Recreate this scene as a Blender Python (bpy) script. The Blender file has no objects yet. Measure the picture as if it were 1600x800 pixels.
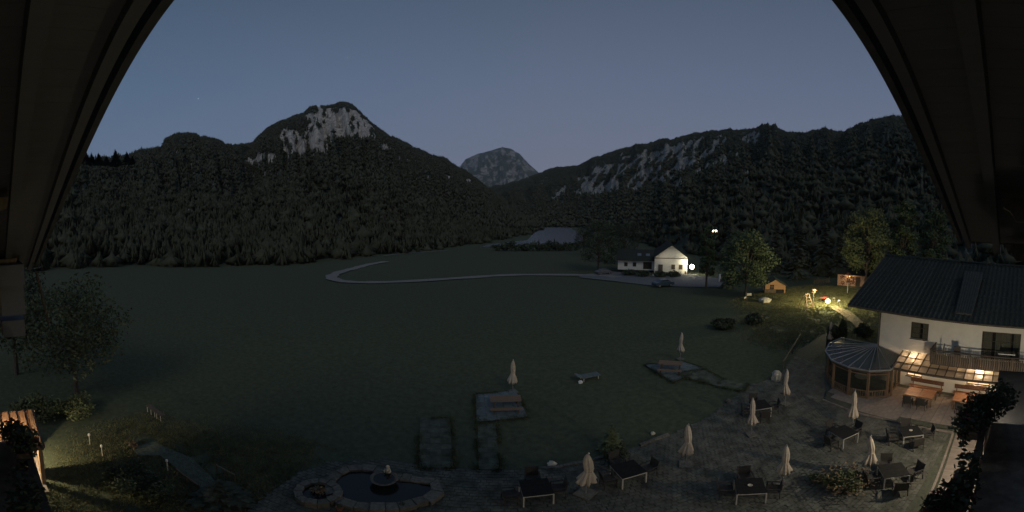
import bpy, math, random
import numpy as np
from mathutils import Vector, Matrix
R = math.radians
random.seed(7); rng = np.random.default_rng(7)
S = bpy.context.scene
# ---------------------------------------------------------------- camera
FPX, PITCH, CY, CX, H = 512.0, 0.070, 370.0, 786.0, 11.8
cd = bpy.data.cameras.new('camera'); cam = bpy.data.objects.new('camera', cd)
S.collection.objects.link(cam); S.camera = cam
cd.type = 'PANO'; cd.panorama_type = 'EQUIRECTANGULAR'
cd.longitude_min = (0 - CX) / FPX; cd.longitude_max = (1600 - CX) / FPX
cd.latitude_max = CY / FPX; cd.latitude_min = (CY - 800) / FPX
cd.clip_start = 0.05; cd.clip_end = 60000
cam.location = (0, 0, H); cam.rotation_euler = (math.pi / 2 - PITCH, 0, 0)
# ---------------------------------------------------------------- dusk sky
W = bpy.data.worlds.new('World'); S.world = W; W.use_nodes = True
nt = W.node_tree; nt.nodes.clear()
out = nt.nodes.new('ShaderNodeOutputWorld'); bg = nt.nodes.new('ShaderNodeBackground')
tc = nt.nodes.new('ShaderNodeTexCoord'); sx = nt.nodes.new('ShaderNodeSeparateXYZ')
rp = nt.nodes.new('ShaderNodeValToRGB')
nt.links.new(tc.outputs['Generated'], sx.inputs[0]); nt.links.new(sx.outputs['Z'], rp.inputs['Fac'])
cr = rp.color_ramp
cr.elements[0].position = 0.0; cr.elements[0].color = (.188, .198, .266, 1)
cr.elements[1].position = 1.0; cr.elements[1].color = (.058, .084, .130, 1)
for p, c in ((.09, (.184, .197, .268)), (.22, (.148, .174, .252)), (.40, (.112, .146, .222)), (.68, (.066, .094, .146))):
    e = cr.elements.new(p); e.color = (*c, 1)
mx = nt.nodes.new('ShaderNodeMix'); mx.data_type = 'RGBA'     # afterglow stands a little bluer to the left
mr = nt.nodes.new('ShaderNodeMapRange'); mr.inputs[1].default_value = .15; mr.inputs[2].default_value = -.95
nt.links.new(sx.outputs['X'], mr.inputs[0]); nt.links.new(mr.outputs[0], mx.inputs['Factor'])
mu = nt.nodes.new('ShaderNodeMix'); mu.data_type = 'RGBA'; mu.blend_type = 'MULTIPLY'; mu.inputs['Factor'].default_value = 1
mu.inputs[7].default_value = (.80, .97, 1.03, 1)
nt.links.new(rp.outputs[0], mu.inputs[6]); nt.links.new(rp.outputs[0], mx.inputs[6]); nt.links.new(mu.outputs[2], mx.inputs[7])
nt.links.new(mx.outputs[2], bg.inputs['Color']); bg.inputs['Strength'].default_value = 1.06
nt.links.new(bg.outputs[0], out.inputs[0])
# soft sun lamp added from behind the hotel to lighten cliffs and meadow
sl = bpy.data.lights.new('fill_sun', 'SUN'); so = bpy.data.objects.new('fill_sun', sl); S.collection.objects.link(so)
sl.energy = 0.38; sl.angle = R(25); sl.color = (1.0, .93, .84)
so.rotation_euler = Vector((0.25, -0.72, 0.62)).to_track_quat('Z', 'Y').to_euler()
S.view_settings.view_transform = 'Standard'; S.view_settings.look = 'None'
S.view_settings.exposure = 0; S.view_settings.gamma = 1
S.cycles.use_denoising = True
S.cycles.max_bounces = 6; S.cycles.transparent_max_bounces = 12; S.cycles.caustics_refractive = False; S.cycles.caustics_reflective = False

# ---------------------------------------------------------------- helpers
def ray(px, py):
    a = (px - CX) / FPX; t = (CY - py) / FPX
    x, y, z = math.sin(a) * math.cos(t), math.cos(a) * math.cos(t), math.sin(t)
    return Vector((x, y * math.cos(PITCH) + z * math.sin(PITCH), -y * math.sin(PITCH) + z * math.cos(PITCH)))
def at(px, py, z=0.):
    d = ray(px, py); k = (z - H) / d.z; return (d.x * k, d.y * k)
def atx(px, py, x):
    d = ray(px, py); k = x / d.x; return (x, d.y * k, H + d.z * k)
def aty(px, py, y):
    d = ray(px, py); k = y / d.y; return (d.x * k, y, H + d.z * k)
def ss(a, b, v):
    t = np.clip((v - a) / (b - a), 0, 1); return t * t * (3 - 2 * t)
def gz(x, y):
    x = np.asarray(x, float); y = np.asarray(y, float)
    r = np.hypot(x, y)
    return -4. * ss(15, 95, y) - 4.05 * ss(100, 195, y) + .9 * ss(60, 260, x) * ss(20, 80, y)
def gnd(px, py):
    z = 0.
    for _ in range(12):
        x, y = at(px, py, z); z = float(gz(x, y))
    return (x, y, z)
def _h(ix, iy, iz):
    n = (ix * 374761393 + iy * 668265263 + iz * 2147483647 + 1013904223) & 0xffffffff
    n = ((n ^ (n >> 13)) * 1274126177) & 0xffffffff
    return ((n ^ (n >> 16)) & 0xffff) / 65535.
def vnoise(x, y, z=0.):
    x, y, z = np.broadcast_arrays(np.asarray(x, float), np.asarray(y, float), np.asarray(z, float))
    i, j, k = (np.floor(v).astype(np.int64) for v in (x, y, z)); u, v, w = x - i, y - j, z - k
    u, v, w = (q * q * (3 - 2 * q) for q in (u, v, w)); o = 0
    for a in (0, 1):
        for b in (0, 1):
            for c in (0, 1):
                o = o + _h(i + a, j + b, k + c) * (u if a else 1 - u) * (v if b else 1 - v) * (w if c else 1 - w)
    return o
def fbm(x, y, z=0., o=4):
    s = 0; a = .5
    for n in range(o): s = s + a * vnoise(x * 2 ** n + 17 * n, y * 2 ** n + 5 * n, z * 2 ** n); a *= .5
    return s / (1 - .5 ** o)
def inpoly(px, py, P):
    c = np.zeros(np.shape(px), bool); n = len(P)
    for i in range(n):
        (x1, y1), (x2, y2) = P[i], P[i - 1]
        if y1 == y2: continue
        c ^= ((y1 > py) != (y2 > py)) & (px < (x2 - x1) * (py - y1) / (y2 - y1) + x1)
    return c

MATS = {}
def mat(name, col, rough=.85, var=.25, scale=3., bump=0., metal=0., emit=None, es=0., col2=None, stretch=(1, 1, 1), detail=5, rand=0., spec=.3):
    if name in MATS: return MATS[name]
    m = bpy.data.materials.new(name); m.use_nodes = True; n = m.node_tree; b = n.nodes['Principled BSDF']
    b.inputs['Roughness'].default_value = rough; b.inputs['Metallic'].default_value = metal
    b.inputs['Specular IOR Level'].default_value = spec
    t = n.nodes.new('ShaderNodeTexCoord'); mp = n.nodes.new('ShaderNodeMapping'); mp.inputs['Scale'].default_value = stretch
    nz = n.nodes.new('ShaderNodeTexNoise'); nz.inputs['Scale'].default_value = scale; nz.inputs['Detail'].default_value = detail
    nz.inputs['Roughness'].default_value = .62
    n.links.new(t.outputs['Object'], mp.inputs[0]); n.links.new(mp.outputs[0], nz.inputs['Vector'])
    mx = n.nodes.new('ShaderNodeMix'); mx.data_type = 'RGBA'
    c2 = col2 or tuple(c * (1 + var) for c in col); c1 = col if col2 else tuple(c * (1 - var) for c in col)
    mr = n.nodes.new('ShaderNodeMapRange'); mr.inputs[1].default_value = .32; mr.inputs[2].default_value = .68
    n.links.new(nz.outputs['Fac'], mr.inputs[0]); n.links.new(mr.outputs[0], mx.inputs['Factor'])
    mx.inputs[6].default_value = (*c1, 1); mx.inputs[7].default_value = (*c2, 1)
    src = mx.outputs[2]
    if rand:
        oi = n.nodes.new('ShaderNodeObjectInfo'); hs = n.nodes.new('ShaderNodeHueSaturation')
        r2 = n.nodes.new('ShaderNodeMapRange'); r2.inputs[3].default_value = 1 - rand; r2.inputs[4].default_value = 1 + rand
        n.links.new(oi.outputs['Random'], r2.inputs[0]); n.links.new(r2.outputs[0], hs.inputs['Value']); n.links.new(src, hs.inputs['Color'])
        src = hs.outputs[0]
    n.links.new(src, b.inputs['Base Color'])
    if bump:
        bp = n.nodes.new('ShaderNodeBump'); bp.inputs['Strength'].default_value = bump; bp.inputs['Distance'].default_value = .05
        n.links.new(nz.outputs['Fac'], bp.inputs['Height']); n.links.new(bp.outputs[0], b.inputs['Normal'])
    if emit:
        b.inputs['Emission Color'].default_value = (*emit, 1); b.inputs['Emission Strength'].default_value = es
    MATS[name] = m; return m
def glass(name, tint=(.5, .55, .55), f=.3, rough=.12):
    if name in MATS: return MATS[name]
    m = bpy.data.materials.new(name); m.use_nodes = True; n = m.node_tree; b = n.nodes['Principled BSDF']
    b.inputs['Base Color'].default_value = (*tint, 1); b.inputs['Roughness'].default_value = rough
    tr = n.nodes.new('ShaderNodeBsdfTransparent'); ms = n.nodes.new('ShaderNodeMixShader'); ms.inputs[0].default_value = f
    tr.inputs[0].default_value = (.9, .9, .86, 1)
    nz = n.nodes.new('ShaderNodeTexNoise'); nz.inputs['Scale'].default_value = 3
    bp = n.nodes.new('ShaderNodeBump'); bp.inputs['Strength'].default_value = .05; n.links.new(nz.outputs['Fac'], bp.inputs['Height']); n.links.new(bp.outputs[0], b.inputs['Normal'])
    n.links.new(tr.outputs[0], ms.inputs[1]); n.links.new(b.outputs[0], ms.inputs[2]); n.links.new(ms.outputs[0], n.nodes['Material Output'].inputs[0])
    MATS[name] = m; return m

def props(o, label=None, cat=None, group=None, kind=None):
    if label: o['label'] = label
    if cat: o['category'] = cat
    if group: o['group'] = group
    if kind: o['kind'] = kind
    return o
def thing(name, label, cat, loc=(0, 0, 0), rz=0, group=None):
    o = bpy.data.objects.new(name, None); S.collection.objects.link(o)
    o.empty_display_size = .2; o.location = loc; o.rotation_euler = (0, 0, rz)
    return props(o, label, cat, group)
def rootloc(p):
    v = Vector((0, 0, 0))
    while p: v += p.location; p = p.parent
    return v
def link(name, me, m, parent=None, world=True, smooth=False):
    if m: me.materials.clear(); me.materials.append(m)
    if smooth: me.polygons.foreach_set('use_smooth', [True] * len(me.polygons))
    o = bpy.data.objects.new(name, me); S.collection.objects.link(o)
    if parent:
        o.parent = parent
        if world: me.transform(Matrix.Translation(-rootloc(parent)))
    return o
def npmesh(name, V, F, k=3):
    me = bpy.data.meshes.new(name); V = np.asarray(V, np.float32).reshape(-1, 3); F = np.asarray(F, np.int32).reshape(-1, k)
    me.vertices.add(len(V)); me.vertices.foreach_set('co', V.ravel())
    me.loops.add(F.size); me.loops.foreach_set('vertex_index', F.ravel())
    me.polygons.add(len(F)); me.polygons.foreach_set('loop_start', np.arange(0, F.size, k, dtype=np.int32))
    me.polygons.foreach_set('loop_total', np.full(len(F), k, np.int32)); me.update(calc_edges=True); return me
class MB:
    def __init__(s): s.v = []; s.f = []
    def add(s, vs, fs):
        n = len(s.v); s.v += [tuple(v) for v in vs]; s.f += [tuple(i + n for i in f) for f in fs]; return s
    def box(s, c, d, rz=0, rx=0, ry=0):
        M = Matrix.Rotation(rz, 3, 'Z') @ Matrix.Rotation(ry, 3, 'Y') @ Matrix.Rotation(rx, 3, 'X'); c = Vector(c)
        vs = [c + M @ Vector((x * d[0] / 2, y * d[1] / 2, z * d[2] / 2)) for x in (-1, 1) for y in (-1, 1) for z in (-1, 1)]
        return s.add(vs, [(0, 1, 3, 2), (4, 6, 7, 5), (0, 4, 5, 1), (2, 3, 7, 6), (0, 2, 6, 4), (1, 5, 7, 3)])
    def span(s, a, b): return s.box([(a[i] + b[i]) / 2 for i in range(3)], [abs(b[i] - a[i]) for i in range(3)])
    def bar(s, a, b, w, h, up=(0, 0, 1)):
        a, b = Vector(a), Vector(b); d = (b - a).normalized(); u = Vector(up); sd = d.cross(u).normalized(); u = sd.cross(d)
        vs = [p + sd * (i * w / 2) + u * (j * h / 2) for p in (a, b) for i, j in ((-1, -1), (1, -1), (1, 1), (-1, 1))]
        return s.add(vs, [(0, 3, 2, 1), (4, 5, 6, 7), (0, 1, 5, 4), (1, 2, 6, 5), (2, 3, 7, 6), (3, 0, 4, 7)])
    def tube(s, pts, rad, n=8, cap=True):
        if not hasattr(rad, '__len__'): rad = [rad] * len(pts)
        pts = [Vector(p) for p in pts]; vs = []; fs = []
        for i, p in enumerate(pts):
            d = (pts[min(i + 1, len(pts) - 1)] - pts[max(i - 1, 0)]).normalized()
            u = d.cross(Vector((0.13, .97, .2))).normalized() if abs(d.y) < .9 else d.cross(Vector((1, 0, 0))).normalized()
            w = d.cross(u)
            vs += [p + (u * math.cos(2 * math.pi * k / n) + w * math.sin(2 * math.pi * k / n)) * rad[i] for k in range(n)]
        for i in range(len(pts) - 1):
            for k in range(n): fs.append((i * n + k, i * n + (k + 1) % n, (i + 1) * n + (k + 1) % n, (i + 1) * n + k))
        if cap: fs.append(tuple(range(n))[::-1]); fs.append(tuple((len(pts) - 1) * n + k for k in range(n)))
        return s.add(vs, fs)
    def lathe(s, prof, c=(0, 0, 0), n=16, fold=None):
        vs = []; fs = []
        for i, (r, z) in enumerate(prof):
            for k in range(n):
                a = 2 * math.pi * k / n; rr = r * (fold(i, a) if fold else 1)
                vs.append((c[0] + rr * math.cos(a), c[1] + rr * math.sin(a), c[2] + z))
        for i in range(len(prof) - 1):
            for k in range(n): fs.append((i * n + k, i * n + (k + 1) % n, (i + 1) * n + (k + 1) % n, (i + 1) * n + k))
        fs.append(tuple(range(n))[::-1]); fs.append(tuple((len(prof) - 1) * n + k for k in range(n)))
        return s.add(vs, fs)
    def poly(s, P, z0, z1):
        n = len(P); vs = [(p[0], p[1], z0) for p in P] + [(p[0], p[1], z1) for p in P]
        return s.add(vs, [tuple(range(n))[::-1], tuple(range(n, 2 * n))] + [(i, (i + 1) % n, n + (i + 1) % n, n + i) for i in range(n)])
    def build(s, name, m, parent=None, world=True, smooth=False, kind=None):
        me = bpy.data.meshes.new(name); me.from_pydata(s.v, [], s.f); me.update()
        o = link(name, me, m, parent, world, smooth)
        if kind: o['kind'] = kind
        return o
def kids(o): return list(o.children)
def dup(o, parent=None, loc=None, rz=None, label=None, group=None):
    c = o.copy(); S.collection.objects.link(c); c.parent = parent
    if loc is not None: c.location = loc
    if rz is not None: c.rotation_euler = (0, 0, rz)
    if label: c['label'] = label
    if group: c['group'] = group
    for ch in kids(o): dup(ch, c)
    return c
def pointlight(name, loc, watt, col, size=.06, parent=None):
    l = bpy.data.lights.new(name, 'POINT'); l.energy = watt; l.color = col; l.shadow_soft_size = size
    o = bpy.data.objects.new(name, l); S.collection.objects.link(o); o.location = Vector(loc) - (rootloc(parent) if parent else Vector())
    if parent: o.parent = parent
    return o

# ---------------------------------------------------------------- materials
M = dict(balc=mat('balcony wood', (.36, .33, .30), .85, .3, 4, .3),
 grass=mat('grass', (.076, .088, .056), .95, .22, 3., .6, detail=12, spec=.05), blades=mat('lamplit blades', (.15, .15, .07), .9, .4, 2),  # blades lighter and yellower than the ground: lamplight put into the lawn colour
 gravel=mat('gravel', (.20, .195, .18), .95, .25, 6, .5), asphalt=mat('asphalt', (.13, .135, .14), .95, .2, 3, .3),
 stone=mat('stone', (.135, .128, .105), .9, .35, 9, .8, rand=.2), slab=mat('slab', (.125, .155, .155), .85, .25, 5, .4, rand=.12),
 cobble=mat('cobble', (.098, .10, .082), .9, .5, 1.7, .5, detail=8), joint=mat('mossy joint', (.07, .076, .055), 1, .3, 5),
 pink=mat('terrace slab', (.22, .185, .155), .8, .18, 4, .3, rand=.1), board=mat('walk board', (.21, .175, .145), .75, .25, 3, .4, stretch=(5, .6, 1), rand=.12),
 plaster=mat('plaster', (.66, .64, .56), .9, .06, 1.3, .15), tile=mat('roof tile', (.036, .041, .036), .85, .35, 6, .3, rand=.15, spec=.08),
 darkwood=mat('dark timber', (.075, .06, .045), .8, .4, 3, .4, stretch=(1, 1, 8)), barge=mat('barge board', (.08, .085, .09), .85, .3, 3), soffit=mat('soffit boards', (.125, .13, .14), .9, .06, 2, .1, stretch=(6, 1, 1), rand=.04),
 timber=mat('timber', (.19, .125, .08), .65, .25, 4, .3, stretch=(4, 4, 1), rand=.1), oldwood=mat('weathered board', (.135, .105, .075), .8, .35, 5, .4, stretch=(3, 3, .6), rand=.25),
 tablewood=mat('table wood', (.36, .17, .085), .45, .2, 5, .2, rand=.12), benchwood=mat('bench wood', (.17, .085, .05), .6, .25, 5, .2),
 metal=mat('white metal', (.42, .41, .37), .45, .05, 8, metal=.0), steel=mat('steel', (.35, .36, .36), .4, .1, 5, metal=.6),
 wicker=mat('wicker', (.045, .042, .038), .7, .4, 60, .5), ttop=mat('dark table top', (.022, .022, .021), .8, .2, 8, spec=.05),
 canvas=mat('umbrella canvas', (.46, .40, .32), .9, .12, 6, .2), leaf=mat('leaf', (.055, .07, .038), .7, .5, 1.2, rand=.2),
 leaflit=mat('lamplit leaf', (.11, .13, .06), .7, .45, 1.2), needle=mat('needle', (.062, .074, .052), .85, .45, 2, rand=.15),  # leaflit is a lighter copy of leaf, with lamplight in its colour
 redleaf=mat('red leaf', (.14, .045, .035), .7, .4, 3), flower=mat('blossom', (.17, .125, .075), .8, .4, 9), bark=mat('bark', (.09, .075, .06), .95, .3, 6, .6),
 birch=mat('pale bark', (.5, .48, .42), .8, .25, 8, .3), water=mat('pond water', (.012, .014, .014), .12, .1, 3, .1, spec=.5),
 dark=mat('dark interior', (.02, .02, .02), .8, .2), curtain=mat('curtain', (.34, .35, .30), .9, .25, 4, stretch=(12, 12, .3)),
 winlit=mat('lit window', (.8, .5, .3), .6, .2, 5, emit=(1, .62, .36), es=3.2), bulb=mat('lamp glass', (1, .9, .7), .4, 0, emit=(1, .80, .42), es=22),
 bulbw=mat('bright lamp glass', (1, .95, .8), .4, 0, emit=(1, .90, .62), es=45), red=mat('red paint', (.35, .07, .05), .6, .2), white=mat('white paint', (.7, .69, .65), .6, .08),
 terracotta=mat('terracotta', (.2, .09, .055), .8, .25, 6), playwood=mat('larch cladding', (.42, .24, .13), .7, .2, 6, .2, stretch=(1, 1, 7)), cream=mat('cream cloth', (.5, .46, .36), .9, .12, 7),
)
G1 = glass('roof glass', (.10, .12, .13), .38, .2)
G3 = glass('opal glass', (.16, .16, .15), .3, .25)
_n = G3.node_tree; _t = _n.nodes.new('ShaderNodeBsdfTranslucent'); _t.inputs[0].default_value = (.8, .76, .7, 1); _m = _n.nodes.new('ShaderNodeMixShader'); _m.inputs[0].default_value = .42
_o = _n.nodes['Material Output']; _s = _o.inputs[0].links[0].from_socket; _n.links.new(_s, _m.inputs[1]); _n.links.new(_t.outputs[0], _m.inputs[2]); _n.links.new(_m.outputs[0], _o.inputs[0])
G4 = G3.copy(); G4.name = 'amber sheet'; [setattr(q.inputs[0], 'default_value', (.13, .08, .05, 1)) for q in G4.node_tree.nodes if q.type == 'BSDF_TRANSLUCENT']; [setattr(q.inputs[0], 'default_value', (.25, .17, .12, 1)) for q in G4.node_tree.nodes if q.type == 'BSDF_TRANSPARENT']
G2 = glass('window glass', (.03, .035, .035), .25, .08)

# ================================================================ SETTING
def terrain():
    az = np.radians(np.arange(0, 360, 1.0)); rr = np.concatenate([[.01], np.geomspace(2, 8000, 120)])
    A, Q = np.meshgrid(az, rr); x = Q * np.sin(A); y = Q * np.cos(A)
    z = gz(x, y) + (fbm(x / 9., y / 9.) - .5) * .2 * ss(22, 60, np.hypot(x, y)) * (1 - ss(150, 200, y))
    z = z - .03
    n = len(az); V = np.stack([x, y, z], -1).reshape(-1, 3); F = []
    i, j = np.meshgrid(np.arange(len(rr) - 1), np.arange(n), indexing='ij')
    F = np.stack([i * n + j, (i + 1) * n + j, (i + 1) * n + (j + 1) % n, i * n + (j + 1) % n], -1).reshape(-1, 4)
    o = link('ground', npmesh('ground', V, F[:, ::-1], 4), M['grass'], smooth=True); o['kind'] = 'structure'
terrain()
def sheet(name, P, m, zoff, sub=None):          # a polygon laid on the ground (x, y corners), fan-triangulated from its centre and refined
    import bmesh
    bm = bmesh.new(); vs = [bm.verts.new((p[0], p[1], 0)) for p in P]; bm.faces.new(vs)
    if sub:
        bmesh.ops.triangulate(bm, faces=bm.faces[:])
        for _ in range(sub): bmesh.ops.subdivide_edges(bm, edges=[e for e in bm.edges if e.calc_length() > 1.5], cuts=1, use_grid_fill=True); bmesh.ops.triangulate(bm, faces=[f for f in bm.faces if len(f.verts) > 3])
    for v in bm.verts: v.co.z = float(gz(v.co.x, v.co.y)) + zoff
    bmesh.ops.recalc_face_normals(bm, faces=bm.faces)
    me = bpy.data.meshes.new(name); bm.to_mesh(me); bm.free()
    if me.polygons and me.polygons[0].normal.z < 0: me.flip_normals()
    o = link(name, me, m); o['kind'] = 'structure'; return o
def strip(name, pts, w, m, zoff):
    P = [Vector(gnd(*p)[:2]) for p in pts]; Q = []
    for i in range(len(P) - 1):                    # Catmull-Rom
        a, b, c, d = P[max(i - 1, 0)], P[i], P[i + 1], P[min(i + 2, len(P) - 1)]
        for k in range(10):
            t = k / 10; Q.append(.5 * ((2 * b) + (c - a) * t + (2 * a - 5 * b + 4 * c - d) * t * t + (3 * b - a - 3 * c + d) * t ** 3))
    Q.append(P[-1]); vs = []; fs = []
    for i, q in enumerate(Q):
        d = (Q[min(i + 1, len(Q) - 1)] - Q[max(i - 1, 0)]).normalized(); nrm = Vector((-d.y, d.x))
        ww = w * (1 + .12 * math.sin(i * .9) + random.uniform(-.12, .12))
        for s_ in (-.5, .5): p = q + nrm * ww * s_; vs.append((p.x, p.y, float(gz(p.x, p.y)) + zoff))
    for i in range(len(Q) - 1): fs.append((2 * i, 2 * i + 2, 2 * i + 3, 2 * i + 1))
    o = MB().add(vs, fs).build(name, m); 
    if o.data.polygons[0].normal.z < 0: o.data.flip_normals()
    o['kind'] = 'structure'; return o

# lake
lk = [at(*p, -7.95) for p in ((752, 386), (790, 384), (830, 381), (850, 382), (902, 380), (912, 374), (904, 364), (893, 357), (870, 354.5), (848, 356), (832, 362), (829, 370), (824, 375), (790, 379), (762, 382))]
mw = mat('lake water', (.015, .022, .03), .24, .1, .05, .35, spec=1.0)
o = MB().add([(x, y, -7.95) for x, y in lk], [tuple(range(len(lk)))]).build('lake', mw); o['kind'] = 'structure'
if o.data.polygons[0].normal.z < 0: o.data.flip_normals()

# ---- mountains: radial height fields, foot to ridge and down the back
def interp(P, x): P = sorted(P); return np.interp(x, [p[0] for p in P], [p[1] for p in P])
def pxaz(px): return (np.asarray(px) - CX) / FPX
def tan_el(px, py):
    out_ = []
    for a, b in zip(np.ravel(px), np.ravel(py)):
        d = ray(a, b); out_.append(d.z / math.hypot(d.x, d.y))
    return np.array(out_)
ROCK = dict(
 left=[[(478, 182), (500, 168), (530, 166), (556, 172), (575, 190), (590, 208), (590, 216), (560, 216), (528, 216), (500, 219), (490, 238), (478, 236), (470, 215), (484, 200)],
       [(440, 200), (462, 204), (478, 222), (482, 240), (450, 243), (441, 236)], [(385, 258), (392, 246), (412, 238), (432, 238), (425, 250), (400, 256)], [(585, 222), (600, 224), (612, 234), (596, 234)], [(500, 212), (520, 213), (505, 240), (492, 238)],
       [(690, 272), (704, 276), (716, 286), (700, 284)], [(722, 276), (734, 280), (740, 290), (728, 290)]],
 far=[[(718, 262), (735, 240), (785, 232), (822, 240), (842, 272), (815, 292), (770, 293), (740, 288)]],
 right=[[(899, 303), (905, 280), (925, 262), (960, 254), (998, 240), (1030, 232), (1070, 222), (1100, 214), (1122, 216), (1118, 232), (1098, 250), (1070, 262), (1052, 280), (1020, 290), (990, 302), (940, 304)],
        [(862, 315), (868, 292), (880, 284), (886, 292), (876, 312)], [(1155, 212), (1190, 204), (1200, 214), (1180, 228), (1160, 224)], [(1085, 268), (1140, 236), (1160, 240), (1120, 258), (1096, 280)],
        [(1145, 284), (1182, 252), (1194, 250), (1160, 276)], [(1040, 300), (1060, 280), (1080, 272), (1062, 292)], [(1060, 226), (1130, 208), (1140, 222), (1090, 244)]])
def mountain(name, sil, foot, dist, key, mt, nr=110, jag=1.0, pw=1.25, seed=0, step=1.5, ntree=0, th=(12, 20), clear=None):
    pxs = np.arange(sil[0][0], sil[-1][0] + .1, step); n = len(pxs)
    py = interp(sil, pxs) + (fbm(pxs / 9. + seed, pxs * 0 + 3, o=4) - .5) * 5.2 * jag
    el = tan_el(pxs, py); r0 = interp(foot, pxs); r1 = interp(dist, pxs)
    ux = np.array([math.atan2(ray(p, 334).x, ray(p, 334).y) for p in pxs])
    t = np.concatenate([np.linspace(0, 1, nr), 1 + np.linspace(.03, .8, 14)])
    T, A = np.meshgrid(t, ux); R0, R1 = r0[:, None], r1[:, None]; r = R0 + (R1 - R0) * T
    x, y = r * np.sin(A), r * np.cos(A); zr = H + R1 * el[:, None]; z0 = gz(R0 * np.sin(A), R0 * np.cos(A)) - 1
    z = z0 + (zr - z0) * np.where(T <= 1, np.minimum(T, 1) ** pw, 1 - (T - 1) * .9)
    env = np.clip(T * (1 - T) * 4, 0, 1) * (T < 1); sc = (zr - z0)
    rid = 1 - np.abs(fbm(x / (.22 * R1) + seed, y / (.22 * R1), 0, 5) * 2 - 1) * 2
    g = (fbm(A * 55 + 3 * T + seed, T * 3., 0, 4) - .5)
    z = z + env * sc * (.10 * (rid - .3) + .16 * g)
    # screen position of every vertex, to know where the bare cliffs are
    zz = z - H; y1 = y * math.cos(PITCH) - zz * math.sin(PITCH); z1 = y * math.sin(PITCH) + zz * math.cos(PITCH)
    PX = CX + FPX * np.arctan2(x, y1); PY = CY - FPX * np.arctan2(z1, np.hypot(x, y1))
    wob = (fbm(PX / 7. + 3, PY / 7., 0, 3) - .5) * 16
    mask = np.zeros(PX.shape)
    for P in ROCK[key]: mask = np.maximum(mask, inpoly(PX + wob, PY + wob * .6, P) * 1.)
    patch = fbm((PX + PY * (.9 if key == 'right' else .1)) / 5. + 40, PY / (6. if key != 'right' else 9.), 0, 4)
    mask *= np.clip((patch - {'left': .32, 'far': .48, 'right': .43}[key]) * 9, 0, 1)
    mask += .6 * (patch > .74) * (PY < 290) * (T < 1)
    V = np.stack([x, y, z], -1).reshape(-1, 3); m_ = len(t)
    i, j = np.meshgrid(np.arange(n - 1), np.arange(m_ - 1), indexing='ij')
    F = np.stack([i * m_ + j, (i + 1) * m_ + j, (i + 1) * m_ + j + 1, i * m_ + j + 1], -1).reshape(-1, 4)
    me = npmesh(name, V, F, 4); at_ = me.attributes.new('rock', 'FLOAT', 'POINT'); at_.data.foreach_set('value', np.clip(mask, 0, 1).ravel().astype(np.float32))
    o = link(name, me, mt, smooth=key != 'x'); o['kind'] = 'structure'
    if me.polygons[len(me.polygons) // 2].normal.z < 0: me.flip_normals()
    if ntree:
        w = (R1 - R0) * r; w = np.where(T < 1.02, w, w * .12)[:-1, :-1]; w = w / w.sum()
        idx = rng.choice(w.size, ntree, p=w.ravel()); ii, jj = np.divmod(idx, w.shape[1]); fu, fv = rng.random(ntree), rng.random(ntree)
        def bl(Q): return (Q[ii, jj] * (1 - fu) + Q[ii + 1, jj] * fu) * (1 - fv) + (Q[ii, jj + 1] * (1 - fu) + Q[ii + 1, jj + 1] * fu) * fv
        X, Y_, Z, K = bl(x), bl(y), bl(z), bl(mask); ok = K < .35
        if clear is not None: ok &= clear(X, Y_)
        return o, np.stack([X, Y_, Z], -1)[ok]
    return o, None
def rockmat(name, rock, forest, sc):
    m = mat(name, forest, .95, .4, sc * 3, 0, detail=8); n = m.node_tree; b = n.nodes['Principled BSDF']
    src = b.inputs['Base Color'].links[0].from_socket
    at_ = n.nodes.new('ShaderNodeAttribute'); at_.attribute_name = 'rock'
    t = n.nodes.new('ShaderNodeTexCoord'); mp = n.nodes.new('ShaderNodeMapping'); mp.inputs['Scale'].default_value = (1, 1, .7); n.links.new(t.outputs['Object'], mp.inputs[0])
    nz = n.nodes.new('ShaderNodeTexNoise'); nz.inputs['Scale'].default_value = sc; nz.inputs['Detail'].default_value = 9; nz.inputs['Roughness'].default_value = .68; n.links.new(mp.outputs[0], nz.inputs['Vector'])
    rp = n.nodes.new('ShaderNodeValToRGB'); e = rp.color_ramp.elements
    e[0].position = .36; e[0].color = (*[c * .30 for c in rock], 1); e[1].position = .62; e[1].color = (*rock, 1); n.links.new(nz.outputs['Fac'], rp.inputs[0])
    ad = n.nodes.new('ShaderNodeMath'); ad.operation = 'ADD'; n.links.new(at_.outputs['Fac'], ad.inputs[0])
    sb = n.nodes.new('ShaderNodeMath'); sb.operation = 'MULTIPLY_ADD'; n.links.new(nz.outputs['Fac'], sb.inputs[0]); sb.inputs[1].default_value = 3.2; sb.inputs[2].default_value = -1.62
    n.links.new(sb.outputs[0], ad.inputs[1])
    mr = n.nodes.new('ShaderNodeMapRange'); mr.inputs[1].default_value = .22; mr.inputs[2].default_value = .78; n.links.new(ad.outputs[0], mr.inputs[0])
    mx = n.nodes.new('ShaderNodeMix'); mx.data_type = 'RGBA'; n.links.new(mr.outputs[0], mx.inputs['Factor']); n.links.new(src, mx.inputs[6]); n.links.new(rp.outputs[0], mx.inputs[7]); n.links.new(mx.outputs[2], b.inputs['Base Color'])
    bp = n.nodes.new('ShaderNodeBump'); bp.inputs['Strength'].default_value = 1; bp.inputs['Distance'].default_value = .35 / sc; n.links.new(nz.outputs['Fac'], bp.inputs['Height']); n.links.new(bp.outputs[0], b.inputs['Normal'])
    return m
mrock = rockmat('limestone and forest', (.62, .58, .52), (.06, .067, .05), .10); mrockr = rockmat('dull limestone and forest', (.38, .365, .33), (.06, .07, .05), .10)
mfar = rockmat('far limestone', (.37, .355, .33), (.075, .095, .08), .013)
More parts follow.
